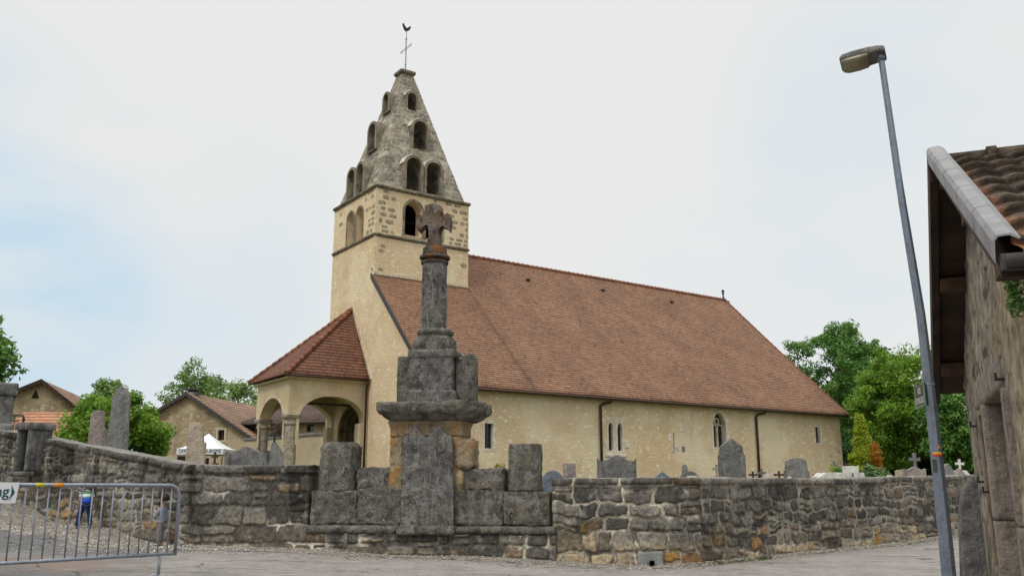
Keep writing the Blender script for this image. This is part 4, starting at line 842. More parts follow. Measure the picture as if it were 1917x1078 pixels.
# porch
zc0 = 4.30; ZP = 5.86
sw_ = prism('porch_wall', [(-3.55, .30, 3.0), (-.0, .30, 3.0), (-.0, .30, ZP), (-3.55, .30, ZP)], (0, .5, 0), M['porchwall'], church)
cut(sw_, [carch_s(-1.57, 2.6, 2.98, 2.56, .2, .9, n=24, seg_rise=1.0), cbox(-3.7, -3.05, .1, 1.0, 2.5, zc0)])
ww_ = prism('porch_wall', [(-3.55, .80, 3.0), (-3.55, 3.70, 3.0), (-3.55, 3.70, ZP), (-3.55, .80, ZP)], (.5, 0, 0), M['porchwall'], church)
cut(ww_, [carch_w(2.25, 2.6, 2.9, 2.52, -3.6, .9, n=24, seg_rise=1.15)])
nw_ = prism('porch_wall', [(-3.55, 3.70, 3.0), (-.0, 3.70, 3.0), (-.0, 3.70, ZP), (-3.55, 3.70, ZP)], (0, .5, 0), M['porchwall'], church)
cut(nw_, [carch_s(-1.57, 2.6, 2.98, 2.56, 3.6, .9, n=24, seg_rise=1.0), cbox(-3.7, -3.05, 3.6, 4.3, 2.5, zc0)])
ring_prism('arch_surround', arch_pts(-1.57, 3.05, 3.24, 2.24, 24, seg_rise=1.13), arch_pts(-1.57, 3.05, 2.98, 2.11, 24, seg_rise=1.0), (0, .05, 0), M['porchwall'], church, lambda a, b: (a, .275, b))
ring_prism('arch_surround', arch_pts(2.25, 3.05, 3.12, 2.18, 24, seg_rise=1.26), arch_pts(2.25, 3.05, 2.9, 2.07, 24, seg_rise=1.15), (.05, 0, 0), M['dress'], church, lambda a, b: (-3.575, a, b))
M['porchcol'] = m_weather('porch_column_stone', (.42, .37, .29), (.32, .28, .22), (.52, .48, .40), .25, .3, 1.)
for v_ in (.57, 3.93):
    co_ = loft('porch_column', [(1.2, .27, .27, 2), (3.86, .235, .235, 2)], M['porchcol'], church, .012, 4., 40, .08, True, (-3.29, v_, 0), 81)
    loft('capital', [(3.86, .25, .25, 2), (3.90, .29, .29, 2), (3.98, .30, .30, 2), (4.03, .26, .26, 2), (4.10, .27, .27, 2.5), (4.18, .33, .33, 6), (4.29, .35, .35, 8), (4.31, .30, .30, 8)], M['porchcol'], co_, .012, 6., 48, .02, True, None, 82)
rblock('pilaster', -.3, .01, .31, .79, 1.2, 4.05, M['porchwall'], church, .006, .03, 3); rblock('pilaster', -.3, .01, 3.71, 4.19, 1.2, 4.05, M['porchwall'], church, .006, .03, 3)
box('porch_ceiling', -3.08, -.02, .78, 3.72, 5.52, 5.62, M['portal'], church)
box('tie_beam', -3.1, -.02, 1.4, 1.5, 4.86, 4.95, M['brownwood'], church); box('tie_beam', -2.6, -2.5, .8, 3.7, 4.98, 5.05, M['brownwood'], church)
ap = (.02, 2.1, 9.5); e0, e1 = -.08, 4.55
for a_, b_, sd_ in (((-3.88, e0, 5.95), (-.01, e0, 5.95), 0), ((-3.88, e1, 5.95), (-3.88, e0, 5.95), 3), ((-.01, e1, 5.95), (-3.88, e1, 5.95), 7)):
    roof_quad('porch_roof', a_, b_, ap, ap, M['porchtiles'], church, .08, 10, 16, .012, sd_)
box('porch_cornice', -3.72, -.005, .12, 4.36, 5.80, 5.90, M['porchwall'], church, .02)
for cv_ in ((-3.88, e0, 5.97), (-3.88, e1, 5.97)):
    bm = bmesh.new(); n = 17
    for k in range(n):
        p = Vector(cv_).lerp(Vector(ap), k/n); q = Vector(cv_).lerp(Vector(ap), (k+1.12)/n); add_tube(bm, [p+Vector((0, 0, .0)), q+Vector((0, 0, -.005))], [.115, .085], 10)
    bm_obj('hip_tiles', bm, M['ridge'], church, True)
prism('flashing', [(-.05, -.20, 5.98), (-.05, e0+.04, 5.92), (-.05, 2.14, 9.46), (-.05, 2.08, 9.74)], (.06, 0, 0), M['dress'], church)
prism('flashing', [(-.03, e1+.1, 5.98), (-.03, e1, 5.92), (-.03, 2.10, 9.46), (-.03, 2.10, 9.62)], (.05, 0, 0), M['dress'], church)
tube('downpipe', [(-.12, -.14, 5.86), (-.12, .0, 5.70), (-.12, .05, 5.5), (-.12, .05, 1.4)], .05, M['pipe'], church, 8)
tube('gutter', [(-3.9, e0-.02, 5.90), (-.05, e0-.02, 5.90)], .035, M['pipe'], church, 8)
for k, ww in enumerate((2.5, 2.14, 1.80)):
    ring_prism('archivolt', arch_pts(1.95, 1.0, ww, 3.95-k*.14, 16, seg_rise=1.15-k*.1), arch_pts(1.95, 1.0, ww-.34, 3.82-k*.14, 16, seg_rise=1.05-k*.1), (.2, 0, 0), M['portal'], church, lambda a, b: (.03+k*.2, a, b))
box('door', .62, .72, 1.1, 2.8, 1.2, 4.4, M['brownwood'], church, .02)
bm = bmesh.new(); add_prism(bm, [(.66, a, b) for a, b in arch_pts(1.95, 1.1, 2.3, 3.8, 12, seg_rise=1.1)], (.05, 0, 0)); bm_obj('tympanum', bm, M['portal'], church)
bm = bmesh.new(); add_box(bm, .63, 4.42, .63, 4.02, 12.92, 14.76); lin = bm_obj('belfry_shade_lining', bm, M['darkwood'], church)  # added dark box; its colour stands in for the shade inside the belfry
cut(lin, [carch_s(c, 12.88, w+.1, 1.7, .6, .2) for c, w in SA]+[carch_w(c, 12.8, w+.1, 1.55, .6, .2) for c, w in WA]+[cbox(.70, 4.35, .70, 3.95, 12.95, 14.72)])
# bell
bl = thing('bell', 'dark bronze bell hanging in the shadow of the left belfry arch', 'bell', (0, 0, 0))
bo = Vector((KX, KY, 0))+Matrix.Rotation(radians(35), 3, 'Z') @ Vector((2.0, 1.6, 0))
M['bronze'] = plain('old_bronze', (.05, .045, .035), .5, .5, .6)
loft('bell_body', [(13.15, .42, .42, 2), (13.25, .38, .38, 2), (13.5, .28, .28, 2), (13.8, .22, .22, 2), (13.9, .12, .12, 2)], M['bronze'], bl, 0, 1, 28, .05, True, (bo.x, bo.y, 0))
tube('yoke', [(bo.x-.7, bo.y-.5, 14.0), (bo.x+.7, bo.y+.5, 14.0)], .08, M['darkwood'], bl, 8)
# ------------------------------------------------------------------ old house on the right (local axes: x into the house, y away from the road corner)
HR = -radians(22.1)
hs = thing('stone_house', 'old stone house with mossy tiles, zinc verge and gable doorway at the right edge', 'house', (0, 0, 0), HR)
hg = lambda n_, g_: tuple((Matrix.Rotation(HR, 3, 'Z') @ Vector((n_, g_, 0)))[:2])
RG, RZ = 10.02, 4.70
def hz(g_): return RZ-(RG-g_)*(2.13/4.28) if g_ < RG else RZ-(g_-RG)*(2.01/3.29)
gs = [12.95, 12.0, 10.02, 8.0, 6.15]
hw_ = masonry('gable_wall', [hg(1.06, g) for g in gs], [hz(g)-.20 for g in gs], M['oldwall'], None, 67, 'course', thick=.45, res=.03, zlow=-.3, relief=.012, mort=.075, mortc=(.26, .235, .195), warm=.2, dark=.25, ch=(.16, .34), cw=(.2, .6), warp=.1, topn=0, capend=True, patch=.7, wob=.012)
# cut the openings out of the wall face
me = hw_.data; Ri = Matrix.Rotation(-HR, 3, 'Z')
holes = [(9.13, 10.72, -.5, 2.14), (11.0, 11.5, .42, 2.12)]
bm = bmesh.new(); bm.from_mesh(me)
dele = []
for f in bm.faces:
    c = Ri @ f.calc_center_median()
    if c.x < 1.3 and any(a < c.y < b and z0 < c.z < z1 for a, b, z0, z1 in holes): dele.append(f)
bmesh.ops.delete(bm, geom=dele, context='FACES')
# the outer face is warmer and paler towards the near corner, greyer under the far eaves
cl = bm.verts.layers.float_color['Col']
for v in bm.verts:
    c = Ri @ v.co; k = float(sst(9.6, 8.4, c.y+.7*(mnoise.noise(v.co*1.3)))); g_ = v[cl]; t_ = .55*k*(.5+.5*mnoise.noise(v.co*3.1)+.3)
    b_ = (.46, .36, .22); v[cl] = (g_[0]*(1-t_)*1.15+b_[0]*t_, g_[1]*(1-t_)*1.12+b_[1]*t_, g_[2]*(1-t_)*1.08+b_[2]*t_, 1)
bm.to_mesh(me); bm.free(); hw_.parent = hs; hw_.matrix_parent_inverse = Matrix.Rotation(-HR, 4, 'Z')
M['jamb'] = m_weather('door_jamb_stone', (.40, .345, .29), (.29, .25, .21), (.42, .38, .32), .4, .25, 1.6)
rblock('lintel', 1.03, 1.5, 9.0, 11.62, 2.13, 2.42, M['jamb'], hs, .006, .01, 91)
for k, (z0, z1) in enumerate(((-.3, .93), (.935, 2.13))):
    rblock('jamb', 1.02, 1.52, 10.70, 10.99, z0, z1, M['jamb'], hs, .005, .008, 92+k); rblock('jamb', 1.02, 1.5, 8.93, 9.14, z0, z1, M['jamb'], hs, .005, .008, 96+k)
box('door', 1.40, 1.46, 9.14, 10.70, -.2, 2.13, M['brownwood'], hs, .004)
fr_ = box('window', 1.03, 1.06, 11.42, 11.50, .42, 2.12, M['palewood'], hs, .006)
box('frame', 1.035, 1.22, 11.0, 11.42, .36, .44, M['palewood'], fr_, .006); box('pane', 1.22, 1.24, 11.0, 11.42, .44, 2.12, M['bluedoor'], fr_, .003); box('shutter', 1.062, 1.22, 11.39, 11.42, .44, 2.12, M['bluedoor'], fr_, .003); box('frame', 1.035, 1.12, 11.0, 11.42, 2.05, 2.115, M['palewood'], fr_, .006)
for g_, z_ in ((11.9, 1.97), (11.25, 1.22), (11.75, 1.33), (9.0, 2.2)):
    bm = bmesh.new(); add_box(bm, .98, 1.06, g_-.015, g_+.015, z_-.012, z_+.012); add_box(bm, .98, 1.0, g_-.012, g_+.012, z_+.012, z_+.06); bm_obj('hinge_pin', bm, M['iron'], hs)
prism('body', [(1.52, 6.15, -.3), (1.52, 12.94, -.3), (1.52, 12.94, hz(12.94)-.16), (1.52, RG, RZ-.18), (1.52, 6.15, hz(6.15)-.16)], (6.5, 0, 0), M['barn'], hs)
# roof boards and beams
n0, n1 = .75, 8.3
def hslab(name, g0, g1, dz0, dz1, mat, na=n0, nb=n1):
    prism(name, [(na, g0, hz(g0)+dz0), (na, g1, hz(g1)+dz0), (na, g1, hz(g1)+dz1), (na, g0, hz(g0)+dz1)], (nb-na, 0, 0), M[mat], hs)
hslab('roof_boards', 5.98, RG, -.20, -.13, 'darkwood'); hslab('roof_boards', RG, 13.31, -.20, -.13, 'darkwood')
roof_quad('rear_roof', (n1, 13.36, hz(13.36)-.08), (n0-.02, 13.36, hz(13.36)-.08), (n0-.02, RG, RZ-.07), (n1, RG, RZ-.07), M['browntiles'], hs, .045, 6, 6, .01, 3)
hslab('barge_board', RG-.02, 13.40, -.27, .03, 'darkwood', n0-.05, n0+.03)
for g_ in (12.75, 11.4, 10.02, 8.2, 6.5): box('purlin', n0+.04, 1.2, g_-.08, g_+.08, hz(g_)-.36, hz(g_)-.21, M['brownwood'], hs, .01)
bm = bmesh.new()
# clay tiles as real relief
def tile_field():
    L_ = sqrt(4.28**2+2.13**2); rows = 10; ex = L_/rows; nn_ = np.concatenate([np.arange(.86, 3.6, .022), np.arange(3.7, 8.3, .15)]); tt = []
    for r in range(rows):
        for f in (0, .03, .08, .4, .75, .985): tt.append((r, f))
    tt.append((rows-1, 1.)); V = []; C = []; per = .235; rng = np.random.default_rng(5); jit = rng.uniform(-.012, .012, (rows+1, 60)); tone = rng.random((rows+1, 60))
    for r, f in tt:
        s = (r+f)*ex; ph = nn_/per+.5*(r % 2)*0; ti = np.clip(np.floor(ph).astype(int), 0, 59); w = .5-.5*np.cos(2*pi*(ph-ti)); w = w**.6
        h = .030*w+.068*(1-f)+jit[r, ti]*(1-f)+(.0 if f > 0 else -.035)+.008*(fbm(nn_*8, nn_*0+s*8, 3, 3)-.5)*2
        g_ = 5.84+s*4.18/L_; z_ = hz(5.84)+(s/L_)*(RZ-hz(5.84))
        V.append(np.stack([nn_, g_-h*.45, z_+h*.9-.085], -1))
        t_ = tone[r, ti]; n_ = fbm(nn_*12, nn_*0+s*12, 7, 4); c = lerp3(np.clip(t_*.5+n_*.7-.1, 0, 1), (.040, .034, .027), (.125, .10, .075))
        och = sst(.66, .76, fbm(nn_*4, nn_*0+s*5, 9, 3)+.12*(t_ > .75))[:, None]; c = c*(1-och*.2)+np.array([.26, .13, .07])*och*.2
        edge = np.clip(sst(1.03, .93, nn_)*.85+(t_ > .96)*.25, 0, 1)[:, None]*1.*(.35+.65*(n_ > .45))[:, None]*(.25+.75*(r < 8)); c = c*(1-edge)+np.array([.30, .15, .095])*edge
        if r == 0: c = c*.4+np.array([.42, .16, .08])*.6
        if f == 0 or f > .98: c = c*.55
        C.append(c)
    V = np.array(V); C = np.array(C); n, m_ = V.shape[:2]; i = np.arange(n*m_).reshape(n, m_); Fc = np.stack([i[:-1, :-1], i[:-1, 1:], i[1:, 1:], i[1:, :-1]], -1).reshape(-1, 4)
    mesh_obj('roof_tiles', V.reshape(-1, 3), Fc, M['masonry'], hs, True, cols=C.reshape(-1, 3))
tile_field()
bm.free(); bm = bmesh.new(); k = 0; x = .90
while x < 5.5:
    add_tube(bm, [(x, RG, RZ-.10), (x+.36, RG, RZ-.10)], [.10, .095], 12); add_tube(bm, [(x+.36, RG, RZ-.10), (x+.45, RG, RZ-.10)], [.125, .125], 12); x += .44
bm_obj('ridge_tiles', bm, plain('mossy_ridge_tile', (.075, .058, .045), .95, .1, 0, .6, 9, .01), hs, True)
for k in range(5):      # lapped lengths of zinc
    g0 = 5.90+k*.85; g1 = min(g0+.89, RG+.0); o = -.004*k
    for nm, pr in (('verge_flashing', [(n0-.03+o, .075), (n0+.12, .085), (n0+.16, .03), (n0+.12, .07), (n0-.02+o, .062)]),):
        bm = bmesh.new(); A = [bm.verts.new((a, g0, hz(g0)+b+.03+k*.003)) for a, b in ((n0-.03+o, -.12), (n0-.02+o, -.13), (n0-.035+o, .02), (n0-.01+o, .055), (n0+.07, .065), (n0+.12, .03), (n0+.11, .02), (n0+.06, .05), (n0+.0+o, .045), (n0-.02+o, .02))]
        A = A[:1]+A[2:]; B = [bm.verts.new((v.co.x, g1, v.co.z+hz(g1)-hz(g0))) for v in A]
        for j in range(len(A)): bm.faces.new((A[j], A[(j+1) % len(A)], B[(j+1) % len(A)], B[j]))
        bm.faces.new(A); bm.faces.new(B[::-1]); bm_obj(nm, bm, M['zinc'], hs)
tube('gutter', [(n0+.02, 5.85, hz(5.85)-.06), (6, 5.85, hz(5.85)-.06)], .042, M['zincdark'], hs, 10)
box('fascia', n0+.0, 6, 5.90, 5.96, hz(5.9)-.13, hz(5.9)-.03, M['zincdark'], hs, .004)
# guard stone leaning on the far corner
gp = hg(.93, 12.75); tag(prism('guard_stone', [(-.16, 0, -.3), (.16, 0, -.3), (.16, 0, .75), (.14, 0, 1.12), (.06, 0, 1.32), (-.06, 0, 1.40), (-.15, 0, 1.25), (-.18, 0, .9)], (0, .22, 0), M['concrete'], None, .03, (gp[0]-.03, gp[1]-.1, 0), (0, radians(5), -.25)), 'rounded grey guard stone leaning against the far corner of the stone house', 'guard stone')
# ------------------------------------------------------------------ street lamp
LY = 8.3
WP = [(1776.5, 1078, 13.8), (1769, 1000, 13.0), (1741, 738, 10.2), (1725.5, 600, 8.8), (1686, 360, 7.0), (1649, 106, 5.8)]
wp = [at(a_, b_, LY) for a_, b_, c_ in WP]; wr_ = [c_*((p-Vector((0, 0, CZ))).length)/F_PX/sqrt(1+((a_-CX)**2+(b_-CY)**2)/F_PX**2)/1.0 for p, (a_, b_, c_) in zip(wp, WP)]
Lb, Lt = wp[0], wp[-1]; d0 = wp[0]-wp[1]; foot = wp[0]+d0*((wp[0].z+.02)/-d0.z)
zs_ = [foot.z]+[p.z for p in wp]; xs_ = [foot.x]+[p.x for p in wp]; ys_ = [foot.y]+[p.y for p in wp]; rs_ = [wr_[0]*1.06]+wr_
lp = thing('street_lamp', 'tall tapering galvanised street lamp leaning slightly beside the old house', 'street lamp', tuple(foot))
def on_pole(z): return Vector((np.interp(z, zs_, xs_), np.interp(z, zs_, ys_), z))
def rpole(z): return float(np.interp(z, zs_, rs_))*1.0
bm = bmesh.new(); zz_ = np.linspace(foot.z, Lt.z, 26); add_tube(bm, [on_pole(z)-foot for z in zz_], [rpole(z) for z in zz_], 8); bm_obj('pole', bm, M['galv'], lp)
T = Lt-foot
hd_ = Vector((-.40, .20, .0)).normalized(); sd_ = Vector((hd_.y, -hd_.x, 0)); up_ = Vector((0, 0, 1)); tilt = Matrix.Rotation(radians(-5), 3, sd_) @ Matrix.Rotation(radians(20), 3, hd_)
def head_part(name, secs, mat, parent, seg=28, e=5):
    V = []; Fs = []
    for s, w, za, zb in secs:
        s *= .84
        for k in range(seg):
            t = 2*pi*k/seg; c, s_ = cos(t), sin(t); q = (abs(c)**e+abs(s_)**e)**(-1/e)
            p = hd_*s+sd_*(c*q*w)+up_*((za+zb)/2+s_*q*(zb-za)/2); V.append(T+tilt @ p)
    n = len(secs)
    for i in range(n-1):
        for k in range(seg): Fs.append((i*seg+k, i*seg+(k+1) % seg, (i+1)*seg+(k+1) % seg, (i+1)*seg+k))
    Fs.append(tuple(range(seg))); Fs.append(tuple(range((n-1)*seg, n*seg))[::-1]); return mesh_obj(name, V, Fs, mat, parent, True)
hs_ = head_part('lamp_head', [(-.06, .06, .0, .06), (-.05, .08, -.01, .075), (.02, .095, .0, .085), (.14, .105, .0, .09), (.3, .11, .0, .088), (.42, .105, .005, .08), (.455, .08, .01, .065)], M['lampbody'], lp)
head_part('bowl', [(.135, .085, -.015, .03), (.15, .095, -.035, .03), (.25, .10, -.045, .03), (.38, .097, -.042, .035), (.435, .085, -.025, .04), (.45, .06, -.0, .04)], M['lampbowl'], hs_, e=3)
bm = bmesh.new(); add_tube(bm, [T-Vector((0, 0, .05)), T+Vector((0, 0, .03))], [.038, .040], 10); bm_obj('collar', bm, M['galv'], lp, True)
zS = zat(738, LY, 1725); sp_ = on_pole(zS)-foot
sn = thing('street_sign', 'small dark green enamel street name plate with white letters strapped to the street lamp', 'street sign', tuple(on_pole(zS)))
a_far = at(1715, 740, LY+.38)-on_pole(zS); a_near = at(1732, 730, LY-.06)-on_pole(zS)
ex_ = Vector((a_near.x-a_far.x, a_near.y-a_far.y, 0)); wS = ex_.length; ex_.normalize(); ang = atan2(ex_.y, ex_.x); mid_ = (a_near+a_far)/2
box('plate', -wS/2, wS/2, -.008, .008, -.10, .105, M['signgreen'], sn, .004, (mid_.x, mid_.y, 0), (0, 0, ang))
R_ = Matrix.Rotation(ang, 4, 'Z')
def on_sign(s, size, z): 
    o = text_obj('lettering', s, size, M['signwhite'], sn, (mid_.x, mid_.y, z), (radians(90), 0, ang), .001, bold=.001); o.location = Vector((mid_.x, mid_.y, z))+R_.to_3x3() @ Vector((0, -.010, 0)); return o
on_sign('RUE', .085, .02); on_sign("D'ARGILE", .085, -.07)
ring_prism_pts = rect(-wS/2+.01, wS/2-.01, -.092, .097)
bm = bmesh.new()
for x0, x1, z0, z1 in ((-wS/2, wS/2, .099, .103), (-wS/2, wS/2, -.098, -.093), (-wS/2, -wS/2+.008, -.09, .095), (wS/2-.008, wS/2, -.09, .095)): add_box(bm, x0, x1, -.0115, -.0085, z0, z1)
bm_obj('border', bm, M['signwhite'], sn, False, (mid_.x, mid_.y, 0), (0, 0, ang))
rr = rpole(zS+.1)
tube('strap', [(0, 0, .085), (0, 0, .105)], rr+.002, M['galvb'], sn, 16, False)
def band(name, z, h, mat, r, a0, a1, n=8):
    c = on_pole(z)-foot; V = []; Fs = []
    for k in range(n+1):
        t = a0+(a1-a0)*k/n
        for q, rr_ in ((0, r), (1, r)): V.append(c+Vector((cos(t)*rr_, sin(t)*rr_, q*h)))
    for k in range(n): Fs.append((2*k, 2*k+2, 2*k+3, 2*k+1))
    o = mesh_obj(name, V, Fs, mat, lp); md = o.modifiers.new('s', 'SOLIDIFY'); md.thickness = .002; return o
z_ = zat(850, LY, 1747); band('red_mark', z_-.018, .019, M['red'], rpole(z_)+.002, radians(215), radians(300)); band('yellow_mark', z_+.001, .018, M['yellow'], rpole(z_)+.002, radians(215), radians(300))
z_ = zat(837, LY, 1750); band('orange_mark', z_-.012, .024, M['orange'], rpole(z_)+.002, radians(262), radians(285), 4)
z_ = zat(871, LY, 1742); c_ = on_pole(z_)-foot; box('hatch', -.018, .018, -.006, .006, -.055, .055, M['zincdark'], lp, .003, (c_.x-rpole(z_)*.78, c_.y-rpole(z_)*.68, c_.z), (0, 0, radians(-40)))
# ------------------------------------------------------------------ crowd barrier
Rt = at(312, 909, 11.0); Rb = at(322, 1038, 11.0)
YL = 9.55; Ltp = at(0, 906, YL); Lbt = at(0, 1052, YL)
ztop, zbot = (Rt.z+Ltp.z)/2, (Rb.z+Lbt.z)/2
A0 = at(332, 980, 11.05); A1 = at(0, 980, YL); ed = Vector((A1.x-A0.x, A1.y-A0.y, 0)); ln = 2.5; ed.normalize(); gz0 = float(gh(A0.x, A0.y))
bz = thing('crowd_barrier', 'grey galvanised crowd barrier with round tubes standing in the road, cut by the left edge', 'barrier', (A0.x, A0.y, gz0), atan2(ed.y, ed.x))
sl_t = 0; zt_, zb2 = ztop-gz0, zbot-gz0
rt_ = .021
tube('frame', [(0, 0, zb2-.02), (0, 0, zt_-.16), (.012, 0, zt_-.09), (.045, 0, zt_-.035), (.09, 0, zt_-.008), (.15, 0, zt_), (ln, 0, zt_)], rt_, M['galvb'], bz, 12)
tube('bottom_rail', [(-.01, 0, zb2), (ln, 0, zb2)], rt_*.95, M['galvb'], bz, 12)
for k in range(21):
    x = .105+k*.118
    tube('bar', [(x, 0, zb2), (x, 0, zt_-(.02 if k == 0 else 0))], .0085, M['galvb'], bz, 8)
tube('hook', [(.0, 0, zb2+.10), (-.02, -.0, zb2+.10), (-.10, -.02, zb2+.105)], .014, M['galvb'], bz, 8)
for x in (.19, 2.2):
    lg_ = tube('leg', [(x, -.0, zb2), (x, -.0, .09)], .018, M['galvb'], bz, 8); tube('foot', [(x+.02, -.27, .012), (x+.01, -.15, .085), (x, 0, .10), (x-.01, .15, .085), (x-.02, .27, .012)], .019, M['galvb'], lg_, 8)
def xbar(px, Y=None):
    r = ray(px, 908); q = Matrix.Rotation(-atan2(ed.y, ed.x), 3, 'Z'); o = q @ (Vector((0, 0, CZ))-Vector((A0.x, A0.y, 0))); d = q @ r; t = -o.y/d.y; return o.x+d.x*t
for a_, b_, nm, mt_ in ((66, 82, 'yellow_tape', 'yellowtape'), (100, 118, 'orange_tape', 'orange')): tube(nm, [(xbar(a_), 0, zt_), (xbar(b_), 0, zt_)], rt_+.0015, M[mt_], bz, 12)
# sign board on the barrier
br_ang = atan2(ed.y, ed.x)
x0s = xbar(33.5)
bs = thing('arrow_sign', 'white board with green lettering and arrowhead on the crowd barrier', 'sign', (A0.x, A0.y, gz0), br_ang)
zs0, zs1 = zt_-.185, zt_+.025
bm = bmesh.new(); add_prism(bm, [(x0s, .03, zs1), (x0s+.02, .03, zs0), (x0s+.9, .03, zs0), (x0s+.9, .03, zs1)], (0, .008, 0)); bm_obj('panel', bm, M['white'], bs)
# the barrier's local x runs to the left as seen, so its front is its +y side
hS = zs1-zs0
bm = bmesh.new(); add_prism(bm, [(x0s+.025+.012, .0385, zs0+hS*.5), (x0s+.075, .0385, zs0+hS*.88), (x0s+.070, .0385, zs0+hS*.5), (x0s+.088, .0385, zs0+hS*.12)], (0, .003, 0)); bm_obj('arrow', bm, M['greenink'], bs)
text_obj('lettering', 'ng', .155, M['greenink'], bs, (x0s+.092+.0, .040, zs0+.07), (radians(90), 0, pi), .0015, 'RIGHT', .0015)
# ------------------------------------------------------------------ people
def skin_mesh(name, nodes, edges, mat, parent, root=0, sub=2, loc=None):
    me = bpy.data.meshes.new(name); me.from_pydata([n[:3] for n in nodes], edges, []); o = bpy.data.objects.new(name, me); COL.objects.link(o)
    m = o.modifiers.new('Skin', 'SKIN'); m.use_smooth_shade = True
    for i, n in enumerate(nodes):
        sv = me.skin_vertices[0].data[i]; r = n[3]; sv.radius = (r, r) if not isinstance(r, tuple) else r; sv.use_root = i == root
    s = o.modifiers.new('S', 'SUBSURF'); s.levels = sub; s.render_levels = sub
    dg = bpy.context.evaluated_depsgraph_get(); dg.update(); m2 = bpy.data.meshes.new_from_object(o.evaluated_get(dg)); bpy.data.objects.remove(o, do_unlink=True)
    m2.name = name; m2.materials.clear(); m2.materials.append(mat); r_ = bpy.data.objects.new(name, m2); r_.parent = parent; COL.objects.link(r_); return r_
def join_into(o, others):
    bm = bmesh.new(); bm.from_mesh(o.data)
    for q in others: bm.from_mesh(q.data); bpy.data.objects.remove(q, do_unlink=True)
    bm.to_mesh(o.data); bm.free(); o.data.polygons.foreach_set('use_smooth', np.ones(len(o.data.polygons), bool))
def ball(c, r, sc=(1, 1, 1), seg=20):
    bm = bmesh.new(); bmesh.ops.create_uvsphere(bm, u_segments=seg, v_segments=seg//2+2, radius=r); bmesh.ops.scale(bm, vec=sc, verts=bm.verts); bmesh.ops.translate(bm, vec=c, verts=bm.verts); return bm
def fingers(nodes, edges, wrist_i, palm, d, side, r=.0045, ln=.034):
    """a palm with five separate fingers growing from the wrist node; d: finger direction"""
    d = Vector(d).normalized(); s = Vector(side).normalized(); n = len(nodes); P = Vector(palm); nodes.append((*P, .014)); edges.append((wrist_i, n))
    for k in range(4):
        b = P+s*((k-1.5)*.0095)+d*.010; i = len(nodes); l = ln*(.85, 1, .95, .75)[k]; m = b+d*l*.5; e = m+(d*.8+Vector((0, 0, -.45))).normalized()*l*.5
        nodes += [(*b, r*1.1), (*m, r), (*e, r*.8)]; edges += [(n, i), (i, i+1), (i+1, i+2)]
    b = P+s*.016; i = len(nodes); e = b+(d*.5+s*.8).normalized()*ln*.55; nodes += [(*b, r*1.15), (*e, r*.9)]; edges += [(n, i), (i, i+1)]
